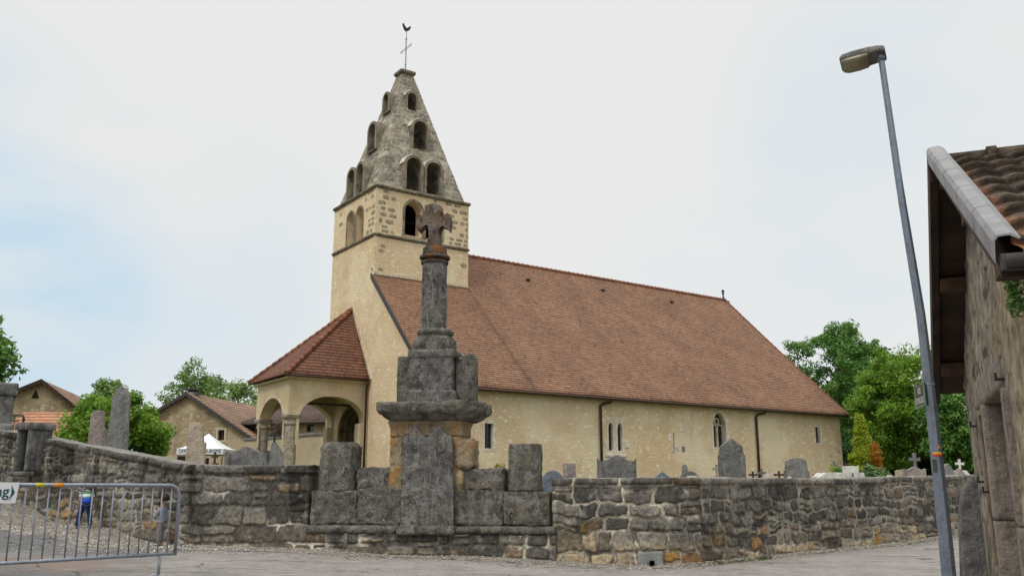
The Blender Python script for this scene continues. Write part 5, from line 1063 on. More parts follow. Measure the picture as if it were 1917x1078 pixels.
# child standing in profile, facing left (-x local), hand raised to the wall
def child_standing(loc, H, rz):
    s = H/1.0; t = thing('person', 'small dark-haired child in grey shirt and grey trousers standing with one hand raised', 'person', loc, rz)
    N = [(0, 0, .50*s, .055*s), (0, 0, .60*s, .055*s), (.005*s, 0, .70*s, .06*s), (0, 0, .765*s, .035*s), (-.012*s, 0, .82*s, .040*s), (-.006*s, 0, .885*s, .076*s), (0, 0, .93*s, .066*s)]
    E_ = [(0, 1), (1, 2), (2, 3), (3, 4), (4, 5), (5, 6)]
    for sy in (-1, 1):
        i = len(N); N += [(.0, sy*.045*s, .45*s, .052*s), (-.012*s, sy*.048*s, .26*s, .036*s), (.005*s, sy*.05*s, .06*s, .025*s), (-.02*s, sy*.052*s, .022*s, .022*s), (-.075*s, sy*.055*s, .016*s, .018*s)]; E_ += [(0, i), (i, i+1), (i+1, i+2), (i+2, i+3), (i+3, i+4)]
    for sy in (-1, 1):
        i = len(N); wr = (-.15*s, sy*.045*s, .71*s) if sy < 0 else (-.165*s, .03*s, .64*s); el = (-.055*s, sy*.10*s, .595*s)
        N += [(0, sy*.075*s, .715*s, .035*s), (*el, .026*s), (*wr, .018*s)]; E_ += [(2, i), (i, i+1), (i+1, i+2)]; fingers(N, E_, i+2, Vector(wr)+Vector((-.018, 0, .008))*s, (-1, 0, .35), (0, sy, .3))
    b = skin_mesh('body', N, E_, M['skin'], t)
    nose = ball((-.088*s, 0, .868*s), .013*s, (1, .8, 1.1), 10); me_ = bpy.data.meshes.new('n'); nose.to_mesh(me_); nose.free(); no = bpy.data.objects.new('n', me_)
    ears = []
    for sy in (-1, 1):
        bm = ball((.008*s, sy*.074*s, .865*s), .018*s, (.8, .4, 1.2), 10); me_ = bpy.data.meshes.new('n'); bm.to_mesh(me_); bm.free(); ears.append(bpy.data.objects.new('e', me_))
    join_into(b, [no]+ears)
    for sy in (-1, 1): bm_obj('eye', ball((-.072*s, sy*.028*s, .885*s), .0085*s, (1, 1, .8), 8), M['hair'], b, True)
    bm_obj('mouth', ball((-.077*s, 0, .838*s), .011*s, (.5, 1.2, .35), 8), plain('lips', (.35, .13, .10)), b, True)
    # hair cap
    bm = ball((.012*s, 0, .905*s), .092*s, (1.02, .95, .95), 28)
    dl = [v for v in bm.verts if (v.co.x < -.035*s and v.co.z < .925*s) or v.co.z < .845*s]; bmesh.ops.delete(bm, geom=dl, context='VERTS')
    for v in bm.verts: v.co += Vector(v.co-Vector((.012*s, 0, .905*s))).normalized()*mnoise.noise(v.co*38)*.010
    bm_obj('hair', bm, M['hair'], b, True)
    shirt = skin_mesh('shirt', [(0, 0, .42*s, .092*s), (0, 0, .60*s, .090*s), (.005*s, 0, .70*s, .083*s), (.0, 0, .745*s, .048*s)]+[(0, -.078*s, .712*s, .043*s), (-.062*s, -.10*s, .60*s, .040*s), (0, .078*s, .712*s, .043*s), (-.04*s, .096*s, .63*s, .040*s)], [(0, 1), (1, 2), (2, 3), (2, 4), (4, 5), (2, 6), (6, 7)], M['greyshirt'], b)
    pr = bmesh.new(); V = []
    for i in range(7):
        for j in range(6):
            a = pi+(-.3+1.4*i/6); z = .50+.14*j/5; r_ = .091*s; V.append(pr.verts.new((cos(a)*r_*1.0, sin(a)*r_, z*s)))
    for i in range(6):
        for j in range(5): pr.faces.new((V[i*6+j], V[i*6+j+1], V[(i+1)*6+j+1], V[(i+1)*6+j]))
    bm_obj('shirt_print', pr, M['turquoise'], shirt, True)
    skin_mesh('trousers', [(0, 0, .50*s, .084*s)]+[q for sy in (-1, 1) for q in ((0, sy*.045*s, .43*s, .064*s), (-.012*s, sy*.048*s, .26*s, .052*s), (.004*s, sy*.05*s, .07*s, .046*s))], [(0, 1), (1, 2), (2, 3), (0, 4), (4, 5), (5, 6)], M['greytrousers'], b)
    for sy in (-1, 1): bm_obj('shoe', ball((-.03*s, sy*.053*s, .022*s), .052*s, (1.15, .62, .48), 14), M['shoe'], b, True)
# child bending over towards the wall, seen from behind
def child_bending(loc, H, rz):
    s = H; t = thing('person', 'child in a green and white striped shirt and blue trousers bending forward, seen from behind', 'person', loc, rz)
    N = [(0, 0, .56*s, .062*s), (0, .07*s, .64*s, .058*s), (0, .16*s, .72*s, .06*s), (0, .235*s, .75*s, .034*s), (0, .28*s, .75*s, .05*s), (0, .34*s, .735*s, .07*s), (0, .38*s, .72*s, .055*s)]; E_ = [(i, i+1) for i in range(6)]
    for sx in (-1, 1):
        i = len(N); ft = (.17*s if sx < 0 else -.095*s); N += [(sx*.055*s, 0, .50*s, .060*s), (sx*.085*s-(.02*s if sx < 0 else 0), .015*s, .28*s, .040*s), (sx*.105*s-(.03*s if sx < 0 else 0), -.0, .06*s, .026*s), (sx*.11*s-(.03*s if sx < 0 else 0), .05*s, .02*s, .02*s), (sx*.115*s-(.03*s if sx < 0 else 0), .09*s, .016*s, .018*s)]; E_ += [(0, i), (i, i+1), (i+1, i+2), (i+2, i+3), (i+3, i+4)]
    for sx in (-1, 1):
        i = len(N); wr = (sx*.09*s, .26*s, .46*s); N += [(sx*.085*s, .16*s, .72*s, .036*s), (sx*.13*s, .17*s, .57*s, .027*s), (*wr, .018*s)]; E_ += [(2, i), (i, i+1), (i+1, i+2)]; fingers(N, E_, i+2, Vector(wr)+Vector((0, .012, -.014)), (0, .5, -.8), (sx, 0, 0))
    b = skin_mesh('body', N, E_, M['skin'], t)
    bm = bmesh.new(); bmesh.ops.create_uvsphere(bm, u_segments=20, v_segments=14, radius=.08*s); bmesh.ops.translate(bm, vec=(0, .335*s, .755*s), verts=bm.verts); bm_obj('hair', bm, M['hair'], b, True)
    skin_mesh('shirt', [(0, -.02*s, .585*s, .092*s), (0, .07*s, .665*s, .090*s), (0, .16*s, .735*s, .088*s), (0, .20*s, .75*s, .05*s), (-.09*s, .16*s, .72*s, .045*s), (-.125*s, .165*s, .62*s, .038*s), (.09*s, .16*s, .72*s, .045*s), (.125*s, .165*s, .62*s, .038*s)], [(0, 1), (1, 2), (2, 3), (2, 4), (4, 5), (2, 6), (6, 7)], M['stripes'], b)
    sx_ = [(0, 0, .56*s, .095*s)]+[q for sx in (-1, 1) for q in ((sx*.055*s, 0, .48*s, .072*s), (sx*.085*s-(.02*s if sx < 0 else 0), .015*s, .28*s, .052*s), (sx*.105*s-(.03*s if sx < 0 else 0), 0, .06*s, .042*s))]
    tr_ = skin_mesh('trousers', sx_, [(0, 1), (1, 2), (2, 3), (0, 4), (4, 5), (5, 6)], M['jeansblue'], b)
    bm_obj('seat_patch', ball((0, -.03*s, .56*s), .102*s, (1.0, .72, .72), 18), M['jeansbright'], tr_, True)
    for sx in (-1, 1): bm_obj('shoe', ball((sx*.11*s-(.03*s if sx < 0 else 0), .03*s, .022*s), .055*s, (.6, 1.15, .48), 14), M['shoe'], b, True)
p1 = at(300, 1012, 16.75); g1 = float(gh(p1.x, p1.y)); child_standing((p1.x, p1.y, g1+.01), (zat(925, 16.75, 300)-g1)/.985, radians(-8))
p2 = at(157, 988, 17.7); g2 = float(gh(p2.x, p2.y)); child_bending((p2.x, p2.y, g2+.01), (zat(914, 17.7, 157)-g2)/.82, radians(25))
# ------------------------------------------------------------------ cemetery
def outline(kind, w, h):
    k = w/2
    return {'stele': [(-k, 0), (k, 0), (k*.93, h*.93), (k*.55, h), (-k*.5, h), (-k*.92, h*.95)],
        'pointed': [(-k, 0), (k, 0), (k*.72, h*.90), (k*.42, h*.985), (0, h), (-k*.35, h*.985), (-k*.66, h*.90)],
        'shoulder': [(-k, 0), (k, 0), (k, h*.72), (k*.84, h*.72), (k*.84, h*.86), (0, h), (-k*.84, h*.86), (-k*.84, h*.72), (-k, h*.72)],
        'shoulder1': [(-k, 0), (k, 0), (k*.95, h*.74), (k*.62, h*.76), (k*.60, h), (-k*.6, h), (-k*.85, h*.93)],
        'round': [(-k, 0), (k, 0)]+[(k*cos(t*pi/10), h*.6+h*.4*sin(t*pi/10)) for t in range(11)],
        'ears': [(-k, 0), (k, 0), (k, h-.09*w), (k*.93, h-.13*w), (k*.80, h-.185*w), (k*.45, h-.115*w), (k*.2, h-.045*w), (0, h), (-k*.2, h-.045*w), (-k*.45, h-.115*w), (-k*.80, h-.185*w), (-k*.93, h-.13*w), (-k, h-.09*w)],
        'block': [(-k, 0), (k, 0), (k, h), (-k, h)],
        'peak': [(-k, 0), (k, 0), (k, h*.72), (0, h), (-k, h*.72)],
        'arched': [(-k, 0), (k, 0), (k, h*.66), (k*.84, h*.68), (k*.80, h*.92), (k*.4, h*.98), (0, h), (-k*.4, h*.98), (-k*.80, h*.92), (-k*.84, h*.68), (-k, h*.66)],
        'wave': [(-k, 0), (k, 0), (k, h), (k*.6, h*.93), (0, h*.78), (-k*.5, h*.66), (-k, h*.62)]}[kind]
def grave(px0, px1, py, Y, kind, mat, label, depth=.14, rz=0., name='headstone', cat='headstone', group=None, parts=True, tilt=0):
    x0, x1 = xat(px0, py+30, Y), xat(px1, py+30, Y); zt = zat(py, Y, (px0+px1)/2); cx = (x0+x1)/2; g = float(plateau(np.array(cx), np.array(Y)))-.03
    w = (x1-x0)/max(.5, cos(rz)); t = thing(name, label, cat, (cx, Y, g), rz, group or 'headstones in the cemetery'); h = zt-g
    prism('slab', [(a, 0, b+.0) for a, b in outline(kind, w, h)], (0, depth, 0), M[mat], t, min(.012, depth*.1)); rblock('plinth', -w*.6, w*.6, -.08, depth+.08, -.1, .12, M[mat], t, .006, .02, 1); return t, w, h
grave(167, 196, 768, 22.6, 'shoulder1', 'tombpink', 'short pinkish stele with a broken shoulder behind the left wall', .30, .25)
grave(205, 245, 723, 21.6, 'pointed', 'tomb', 'tallest grey tapering stele with a pointed top behind the left wall', .34, .3)
grave(349, 384, 795, 18.6, 'shoulder1', 'tombcream', 'cream stele with a stepped right shoulder standing in front of the white tent', .26, .2)
grave(418, 500, 835, 17.3, 'ears', 'concrete', 'wide grey headstone with low gable and corner ears left of the porch columns', .16, -.12)
t_, w_, h_ = grave(501, 530, 826, 24.5, 'peak', 'tomb', 'pale grey headstone with sloping top seen between the two porch columns', .4, .25)
def crossthing(px, py0, py1, Y, mat, label, name='grave_cross', wf=.42, base=None, rz=0., ornate=False, group=None):
    z0, z1 = zat(py1, Y, px), zat(py0, Y, px); x = xat(px, (py0+py1)/2, Y); g = float(plateau(np.array(x), np.array(Y)))-.03; h = z1-z0; w = h*wf; b = max(.02, h*.09); t = thing(name, label, 'cross', (x, Y, g), rz, group or 'small crosses on the graves'); lo = z0-g; hi = z1-g
    pts = [(-b, lo-.1), (b, lo-.1), (b, lo+h*.5), (w, lo+h*.48), (w, lo+h*.72), (b, lo+h*.70), (b*1.3, hi), (-b*1.3, hi), (-b, lo+h*.70), (-w, lo+h*.72), (-w, lo+h*.48), (-b, lo+h*.5)]
    prism('cross', [(a, 0, c) for a, c in pts], (0, max(.03, b*1.2), 0), M[mat], t)
    bw = base or h*.35
    prism('pedestal', [(-bw, -.06, -.1), (bw, -.06, -.1), (bw*.8, -.06, lo*.8), (bw*.45, -.06, lo), (-bw*.45, -.06, lo), (-bw*.8, -.06, lo*.8)], (0, .24, 0), M[mat if mat not in ('iron',) else 'tombdark'], t, .01); return t
crossthing(514, 806, 828, 24.9, 'iron', 'small dark cross on a tomb seen between the porch columns', wf=.5)
crossthing(402, 846, 866, 19.6, 'brownwood', 'tiny rusty cross rising in front of the white tent', wf=.3)
grave(584, 612, 853, 18.2, 'wave', 'tombred', 'reddish brown granite headstone with a curved top behind the squat octagonal post', .1, .35)
grave(925, 953, 872, 18.0, 'round', 'tombwhite', 'white rounded headstone with flowers beside the straight dark stone post', .12)
grave(1015, 1056, 880, 18.4, 'round', 'tombblue', 'blue-grey arched headstone just right of the straight dark stone post', .12)
grave(1060, 1079, 867, 21.5, 'block', 'tombpink', 'small brown square headstone alone against the church wall', .16, .5)
t_, w_, h_ = grave(1119, 1192, 851, 15.95, 'ears', 'tombdark', 'dark grey gabled headstone with two corner ears below the twin church window', .12)
grave(1222, 1260, 882, 17.8, 'peak', 'tombblue', 'low blue-grey gabled headstone showing just above the right wall', .1)
grave(1273, 1312, 881, 18.0, 'round', 'tombdark', 'low dark rounded headstone with a white plaque just above the right wall', .12)
grave(1288, 1308, 890, 17.6, 'block', 'tombwhite', 'small white plaque in front of the low dark rounded headstone', .05, name='grave_plaque', cat='plaque')
grave(1276, 1290, 869, 26, 'pointed', 'tomb', 'pale little pointed headstone by the church wall behind the low dark rounded one', .1)
crossthing(1342, 869, 890, 21.5, 'tombpink', 'small stone cross on a pedestal left of the tall dark headstone', wf=.38)
t_, w_, h_ = grave(1347, 1396, 820, 19.6, 'shoulder', 'tombdark', 'tall dark shouldered headstone with pointed top before the arched window', .16, .12)
crossthing(1410, 882, 898, 22.5, 'iron', 'tiny black cross right of the tall dark headstone', wf=.5)
crossthing(1426, 877, 896, 22, 'tombdark', 'grey stone cross at the foot of the right downpipe', wf=.42)
grave(1435, 1446, 886, 23, 'block', 'tombwhite', 'small white block between the grey cross and the brown cross', .2)
crossthing(1459, 881, 899, 21.5, 'brownwood', 'dark brown latin cross left of the arched grey headstone', wf=.55)
grave(1470, 1516, 856, 22.5, 'arched', 'tomb', 'grey arched headstone with side shoulders, right of the brown latin cross', .16)
grave(1476, 1488, 891, 20.5, 'peak', 'tombwhite', 'little white stone in front of the arched grey headstone', .2)
grave(1527, 1539, 887, 24, 'block', 'tombdark', 'small dark square stone left of the big white tomb', .15)
# white tomb with a cross shape
g_ = float(plateau(np.array(11.), np.array(22.)))
wt = thing('white_tomb', 'long white tomb with a thick white cross block lying behind the right wall', 'tomb', (xat(1582, 885, 23), 23, g_))
X_ = lambda px: xat(px, 885, 23)-wt.location.x
Z_ = lambda py: zat(py, 23, 1580)-g_
prism('slab', [(X_(1536), 0, -.1), (X_(1624), 0, -.1), (X_(1618), 0, Z_(884)), (X_(1546), 0, Z_(884)), (X_(1536), 0, Z_(892))], (0, .7, 0), M['tombwhite'], wt, .015); prism('cross', [(X_(1584), -.05, -.1), (X_(1607), -.05, -.1), (X_(1607), -.05, Z_(872)), (X_(1584), -.05, Z_(872))], (0, .3, 0), M['tombwhite'], wt, .012)
prism('cross_arm', [(X_(1593), -.08, .0), (X_(1595.5), -.08, .0), (X_(1595.5), -.08, Z_(885)), (X_(1593), -.08, Z_(885))], (0, .03, 0), M['tomb'], wt)
crossthing(1562, 864, 880, 27, 'tombdark', 'small grey cross above two round green shrubs by the church corner', wf=.42)
grave(1680, 1699, 879, 27, 'stele', 'tombcream', 'beige rounded headstone left of the ornate cross tomb', .14)
grave(1697, 1736, 873, 26, 'ears', 'tombpink', 'grey eared tomb wall carrying a floriated cross left of the street lamp', .2)
crossthing(1713, 847, 878, 26.1, 'tombdark', 'floriated stone cross rising behind the eared tomb left of the street lamp', wf=.34)
grave(1764, 1790, 867, 24.5, 'peak', 'tomb', 'grey gabled headstone just right of the street lamp', .2)
crossthing(1797, 859, 880, 25, 'tombwhite', 'white cross on a pinkish tomb beside the old house', wf=.40, base=.3)
grave(1790, 1812, 876, 24.8, 'peak', 'tombpink', 'pinkish gabled headstone carrying the white cross beside the old house', .2)
grave(1663, 1680, 889, 25, 'round', 'tombwhite', 'low whitish rounded stone left of the beige headstone', .3)
# ------------------------------------------------------------------ foliage
def leaves_mesh(name, C, rad, n, size, mat, parent, seed, squash=1., tone=None, droop=0.):
    """C: (k,3) clump centres, rad: clump radii, n leaves per clump"""
    rng = np.random.default_rng(seed); C = np.asarray(C); k = len(C); rad = np.broadcast_to(rad, k)
    idx = np.repeat(np.arange(k), n); N_ = len(idx); dirs = rng.normal(size=(N_, 3)); dirs /= np.linalg.norm(dirs, axis=1)[:, None]; rr = rng.random(N_)**.45
    P = C[idx]+dirs*(rad[idx]*rr)[:, None]*np.array([1, 1, squash]); nrm = dirs*.6+rng.normal(size=(N_, 3))*.6+np.array([0, 0, .5]); nrm /= np.linalg.norm(nrm, axis=1)[:, None]
    a = rng.normal(size=(N_, 3)); t = np.cross(nrm, a); t /= np.linalg.norm(t, axis=1)[:, None]; b = np.cross(nrm, t); s = size*rng.uniform(.6, 1.3, N_)[:, None]
    t[:, 2] -= droop
    V = np.stack([P-t*s*.55, P+b*s*.30+t*s*.05, P+t*s*.6, P-b*s*.30+t*s*.05], 1).reshape(-1, 3); Fc = np.arange(N_*4).reshape(-1, 4)
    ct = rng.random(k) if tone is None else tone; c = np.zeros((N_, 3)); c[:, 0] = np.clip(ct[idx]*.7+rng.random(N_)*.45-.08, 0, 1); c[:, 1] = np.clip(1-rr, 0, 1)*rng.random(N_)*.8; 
    return mesh_obj(name, V, Fc, mat, parent, False, cols=np.repeat(c, 4, 0))
def tree(name, label, cat, base, H, W, trunk_h, mat, seed, nclump=130, nleaf=90, leaf=.16, crad=.55, shape='oval', group=None, gaps=.25, D=None, trunk_r=None):
    rng = np.random.default_rng(seed); t = thing(name, label, cat, base, 0, group or {'tree': 'trees around the church', 'shrub': 'shrubs around the cemetery'}.get(cat)); D = D or W; hc = (H+trunk_h)/2; hh = (H-trunk_h)/2
    C = []
    while len(C) < nclump:
        p = rng.normal(size=3); p /= np.linalg.norm(p); r = rng.random()**.33*1.0
        if r < .45 and rng.random() < .6: continue
        z = p[2]*r
        if shape == 'cone': wf = max(.05, (1-(z*.5+.5))**.8*1.25)
        elif shape == 'round': wf = 1
        else: wf = 1-.25*max(0, z)
        lump = 1+.28*mnoise.noise(Vector((p[0]*1.7+seed, p[1]*1.7, p[2]*1.7)))*1.6
        q = np.array([p[0]*r*W/2*wf*lump, p[1]*r*D/2*wf*lump, hc+z*hh*(lump*.5+.5)])
        if mnoise.noise(Vector(q*.55)+Vector((seed*3., 0, 0))) > .42-gaps*.6: continue
        C.append(q)
    C = np.array(C); rad = crad*rng.uniform(.55, 1.25, nclump)
    leaves_mesh('crown', C, rad, nleaf, leaf, M[mat], t, seed+1, .75)
    bm = bmesh.new(); tr = trunk_r or H*.022; top = Vector((rng.uniform(-.2, .2), rng.uniform(-.2, .2), H*.86)); k_ = 7
    tp = [Vector((0, 0, -.3)).lerp(top, i/k_)+Vector((sin(i*1.3+seed)*.06*i/k_*H*.15, cos(i*1.7+seed)*.05*H*.1*i/k_, 0)) for i in range(k_+1)]; add_tube(bm, tp, [tr*(1.15-.95*i/k_) for i in range(k_+1)], 8)
    order = rng.permutation(nclump)[:min(nclump, 46)]
    for j in order:
        c = Vector(C[j]); f = max(.12, min(.9, (c.z-.55*abs(Vector((c.x, c.y, 0)).length))/top.z)); i0 = f*k_; a = tp[int(i0)].lerp(tp[min(k_, int(i0)+1)], i0-int(i0)); m = a.lerp(c, .5)+Vector((0, 0, .06*(c-a).length)); rr_ = tr*.32*(1-f*.6)
        add_tube(bm, [a, m, c], [rr_, rr_*.6, rr_*.2], 5)
    bm_obj('trunk', bm, M['bark'], t, True); return t
def base_at(px, Y, z=None): x = xat(px, 800, Y); return (x, Y, float(plateau(np.array(x), np.array(Y)))-.1 if z is None else z)
def tree_px(px0, px1, pyt, Y, **k):
    b = base_at((px0+px1)/2, Y); W = (xat(px1, 750, Y)-xat(px0, 750, Y)); H = zat(pyt, Y, (px0+px1)/2)-b[2]; return dict(base=b, H=H, W=W)
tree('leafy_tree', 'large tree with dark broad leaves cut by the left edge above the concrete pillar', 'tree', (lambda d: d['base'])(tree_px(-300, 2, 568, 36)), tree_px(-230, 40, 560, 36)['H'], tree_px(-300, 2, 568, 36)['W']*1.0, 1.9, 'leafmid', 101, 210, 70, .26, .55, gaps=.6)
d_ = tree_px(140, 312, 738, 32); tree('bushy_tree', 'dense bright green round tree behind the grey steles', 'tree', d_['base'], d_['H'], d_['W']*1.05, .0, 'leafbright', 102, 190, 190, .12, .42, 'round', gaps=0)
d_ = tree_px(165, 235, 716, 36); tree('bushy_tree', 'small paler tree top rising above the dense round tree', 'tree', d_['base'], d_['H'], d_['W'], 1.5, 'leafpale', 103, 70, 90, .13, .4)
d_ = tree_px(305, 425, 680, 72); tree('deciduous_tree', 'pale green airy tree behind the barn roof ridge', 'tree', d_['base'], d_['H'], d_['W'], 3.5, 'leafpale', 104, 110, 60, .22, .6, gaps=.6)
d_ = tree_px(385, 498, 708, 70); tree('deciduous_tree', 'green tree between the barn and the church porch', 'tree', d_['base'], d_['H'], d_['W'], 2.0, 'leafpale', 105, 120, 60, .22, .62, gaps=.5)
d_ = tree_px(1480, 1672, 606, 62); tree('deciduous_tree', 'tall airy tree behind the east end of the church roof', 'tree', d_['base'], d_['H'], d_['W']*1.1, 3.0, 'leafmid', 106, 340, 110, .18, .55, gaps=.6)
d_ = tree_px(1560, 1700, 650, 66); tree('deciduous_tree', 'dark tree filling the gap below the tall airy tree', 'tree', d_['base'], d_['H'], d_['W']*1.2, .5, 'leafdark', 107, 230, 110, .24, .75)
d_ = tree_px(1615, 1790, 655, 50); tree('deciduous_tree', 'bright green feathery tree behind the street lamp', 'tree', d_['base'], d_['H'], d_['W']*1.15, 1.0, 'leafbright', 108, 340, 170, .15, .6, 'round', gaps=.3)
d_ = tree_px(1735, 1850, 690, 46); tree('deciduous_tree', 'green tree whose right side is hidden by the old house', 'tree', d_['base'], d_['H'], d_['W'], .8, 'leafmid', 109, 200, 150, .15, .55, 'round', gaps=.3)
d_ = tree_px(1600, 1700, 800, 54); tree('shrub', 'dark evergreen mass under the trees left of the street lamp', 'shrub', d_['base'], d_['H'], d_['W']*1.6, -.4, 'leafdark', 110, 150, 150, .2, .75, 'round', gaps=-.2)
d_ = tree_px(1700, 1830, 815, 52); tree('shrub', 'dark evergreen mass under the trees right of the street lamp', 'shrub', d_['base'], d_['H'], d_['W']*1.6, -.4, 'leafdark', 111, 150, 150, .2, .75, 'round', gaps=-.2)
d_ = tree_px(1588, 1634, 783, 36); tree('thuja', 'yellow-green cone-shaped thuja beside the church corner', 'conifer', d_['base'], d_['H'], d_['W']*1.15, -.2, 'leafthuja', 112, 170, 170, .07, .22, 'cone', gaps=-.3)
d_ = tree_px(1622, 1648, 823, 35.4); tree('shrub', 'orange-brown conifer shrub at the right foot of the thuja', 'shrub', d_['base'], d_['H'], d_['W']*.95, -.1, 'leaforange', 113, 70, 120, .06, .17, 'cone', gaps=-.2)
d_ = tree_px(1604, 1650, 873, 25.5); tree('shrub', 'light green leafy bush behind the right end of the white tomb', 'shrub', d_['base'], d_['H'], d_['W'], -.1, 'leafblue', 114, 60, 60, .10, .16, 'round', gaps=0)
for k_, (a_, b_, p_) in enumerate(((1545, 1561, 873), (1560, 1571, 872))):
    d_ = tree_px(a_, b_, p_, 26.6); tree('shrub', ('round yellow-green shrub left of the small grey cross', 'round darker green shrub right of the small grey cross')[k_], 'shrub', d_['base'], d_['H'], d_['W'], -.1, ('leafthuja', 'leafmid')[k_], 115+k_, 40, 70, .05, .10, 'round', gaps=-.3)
# flowers by the white headstone
fl = thing('grave_flowers', 'few wilted flowers and twigs on the white rounded headstone', 'flowers', (xat(934, 870, 17.9), 17.9, zat(880, 17.9, 934)))
leaves_mesh('petals', [(.12, 0, .03), (.16, 0, .02), (.1, .03, .05)], .03, 8, .04, plain('red_petals', (.5, .05, .03)), fl, 5); leaves_mesh('leaves', [(-.05, 0, .07), (-.02, 0, .1), (.03, 0, .1), (.08, 0, .09)], .045, 9, .05, M['leafthuja'], fl, 6)
iv = leaves_mesh('ivy', [(.99, 7.28+.08*mnoise.noise(Vector((k*.7, 0, 0))), 3.02-k*.055) for k in range(10)], .07, 50, .04, M['leafmid'], None, 120); iv.rotation_euler = (0, 0, HR); tag(iv, 'green ivy hanging under the roof corner of the old house', 'ivy')
# weeds along the wall foot and by the house
def tufts(name, pts, label, mat, seed, h=.09):
    rng = np.random.default_rng(seed); V = []; Fc = []; C = []; k = 0
    for x, y, n, sc in pts:
        for _ in range(n):
            a, b = rng.normal(size=2)*.06*sc; z = float(gh(x+a, y+b)); an = rng.uniform(0, 6.28); w = .006*sc; hh = h*sc*rng.uniform(.4, 1.2); l = rng.normal(size=2)*hh*.5
            d = np.array([cos(an), sin(an), 0])*w; p = np.array([x+a, y+b, z]); q = p+np.array([l[0]*.4, l[1]*.4, hh*.6]); r_ = p+np.array([l[0], l[1], hh]); V += [p-d, p+d, q+d*.8, r_, q-d*.8]; Fc.append((k, k+1, k+2, k+4)); Fc.append((k+4, k+2, k+3, k+3)); C += [[rng.random(), rng.random()*.6, 0]]*5; k += 5
    o = mesh_obj(name, [tuple(v) for v in V], [f if f[2] != f[3] else f[:3] for f in Fc], M[mat], cols=np.array(C)); tag(o, label, 'weeds'); o['kind'] = 'stuff'
rg = np.random.default_rng(9); pts = []
for _ in range(120):
    x = rg.uniform(2.9, 11) if rg.random() < .8 else rg.uniform(-9, 2.5); pts.append((x, float(wy(x))-.05-rg.random()**2*.25, 14, rg.uniform(.4, 1.1)))
for _ in range(60):
    x = rg.uniform(3.0, 4.6); pts.append((x, float(wy(x))-.04-rg.random()*.22, 22, rg.uniform(.5, 1.2)))
tufts('wall_weeds', pts, 'sparse yellowish weeds growing along the foot of the cemetery wall', 'leafweed', 12, .055)
pts = []
for _ in range(90):
    p = hg(.55+rg.random()**1.5*.45, rg.uniform(9.5, 14)); pts.append((p[0], p[1], 16, rg.uniform(.5, 1.2)))
tufts('house_weeds', pts, 'low green weeds at the foot of the old stone house', 'leafmid', 13, .07)
# ------------------------------------------------------------------ village on the left
def gable_house(name, label, A, B, depth, zr, ze_l, ze_r, wallmat, roofmat, over=.35, ang=None, cx_f=.5, windows=(), chim=None, thick=.18, trim='darkwood'):
    """A, B: plan points of the gable front (left, right); depth runs to the back"""
    A = Vector((*A, 0)); B = Vector((*B, 0)); w = (B-A).length; ang = atan2((B-A).y, (B-A).x); zg = float(plateau(np.array(A.x), np.array(A.y)))-.2
    t = thing(name, label, 'building', (A.x, A.y, zg), ang); zr -= zg; ze_l -= zg; ze_r -= zg; ra = w*cx_f
    wl = prism('wall', [(0, 0, 0), (w, 0, 0), (w, 0, ze_r), (ra, 0, zr), (0, 0, ze_l)], (0, depth, 0), M[wallmat], t)
    sl_, sr_ = (zr-ze_l)/ra, (zr-ze_r)/(w-ra)
    dz = thick+.02
    e = over; roof_quad('roof', (-e, -e, ze_l-e*sl_+dz), (-e, depth+e, ze_l-e*sl_+dz), (ra, depth+e, zr+dz), (ra, -e, zr+dz), M[roofmat], t, thick, 6, 6, .03, 1); roof_quad('roof', (w+e, -e, ze_r-e*sr_+dz), (w+e, depth+e, ze_r-e*sr_+dz), (ra, depth+e, zr+dz), (ra, -e, zr+dz), M[roofmat], t, thick, 6, 6, .03, 2)
    for (xa, za, xb, zb) in ((-e-.02, ze_l-e*sl_, ra, zr), (ra, zr, w+e+.02, ze_r-e*sr_)): prism('barge_board', [(xa, -e-.06, za+.0), (xb, -e-.06, zb+.0), (xb, -e-.06, zb+dz+.03), (xa, -e-.06, za+dz+.03)], (0, .05, 0), M[trim], t)
    cuts = []
    for x0, x1, z0, z1 in windows:
        z0 -= zg; z1 -= zg; cuts.append(cbox_(x0, x1, -.3, .35, z0, z1)); wd = ring_prism('window', rect(x0-.12, x1+.12, z0-.12, z1+.14), rect(x0+.01, x1-.01, z0+.01, z1-.01), (0, .1, 0), M['dress'], t, lambda a, b: (a, -.02, b)); box('pane', x0, x1, .24, .27, z0, z1, M['glass'], wd, 0); box('mullion', (x0+x1)/2-.03, (x0+x1)/2+.03, .18, .23, z0, z1, M['brownwood'], wd, 0)
    if cuts: cut(wl, cuts)
    if chim: cx__, cy__, ch_ = chim; cc_ = box('chimney', cx__-.3, cx__+.3, cy__-.3, cy__+.3, zr-.8, zr+ch_, M['concrete'], t, .02); box('chimney_cap', cx__-.38, cx__+.38, cy__-.38, cy__+.38, zr+ch_+.12, zr+ch_+.2, M['zincdark'], cc_, 0); box('chimney_post', cx__-.3, cx__+.3, cy__-.04, cy__+.04, zr+ch_, zr+ch_+.12, M['zincdark'], cc_, 0)
    return t, zg
def cbox_(x0, x1, y0, y1, z0, z1):
    bm = bmesh.new(); add_box(bm, x0, x1, y0, y1, z0, z1); return bm
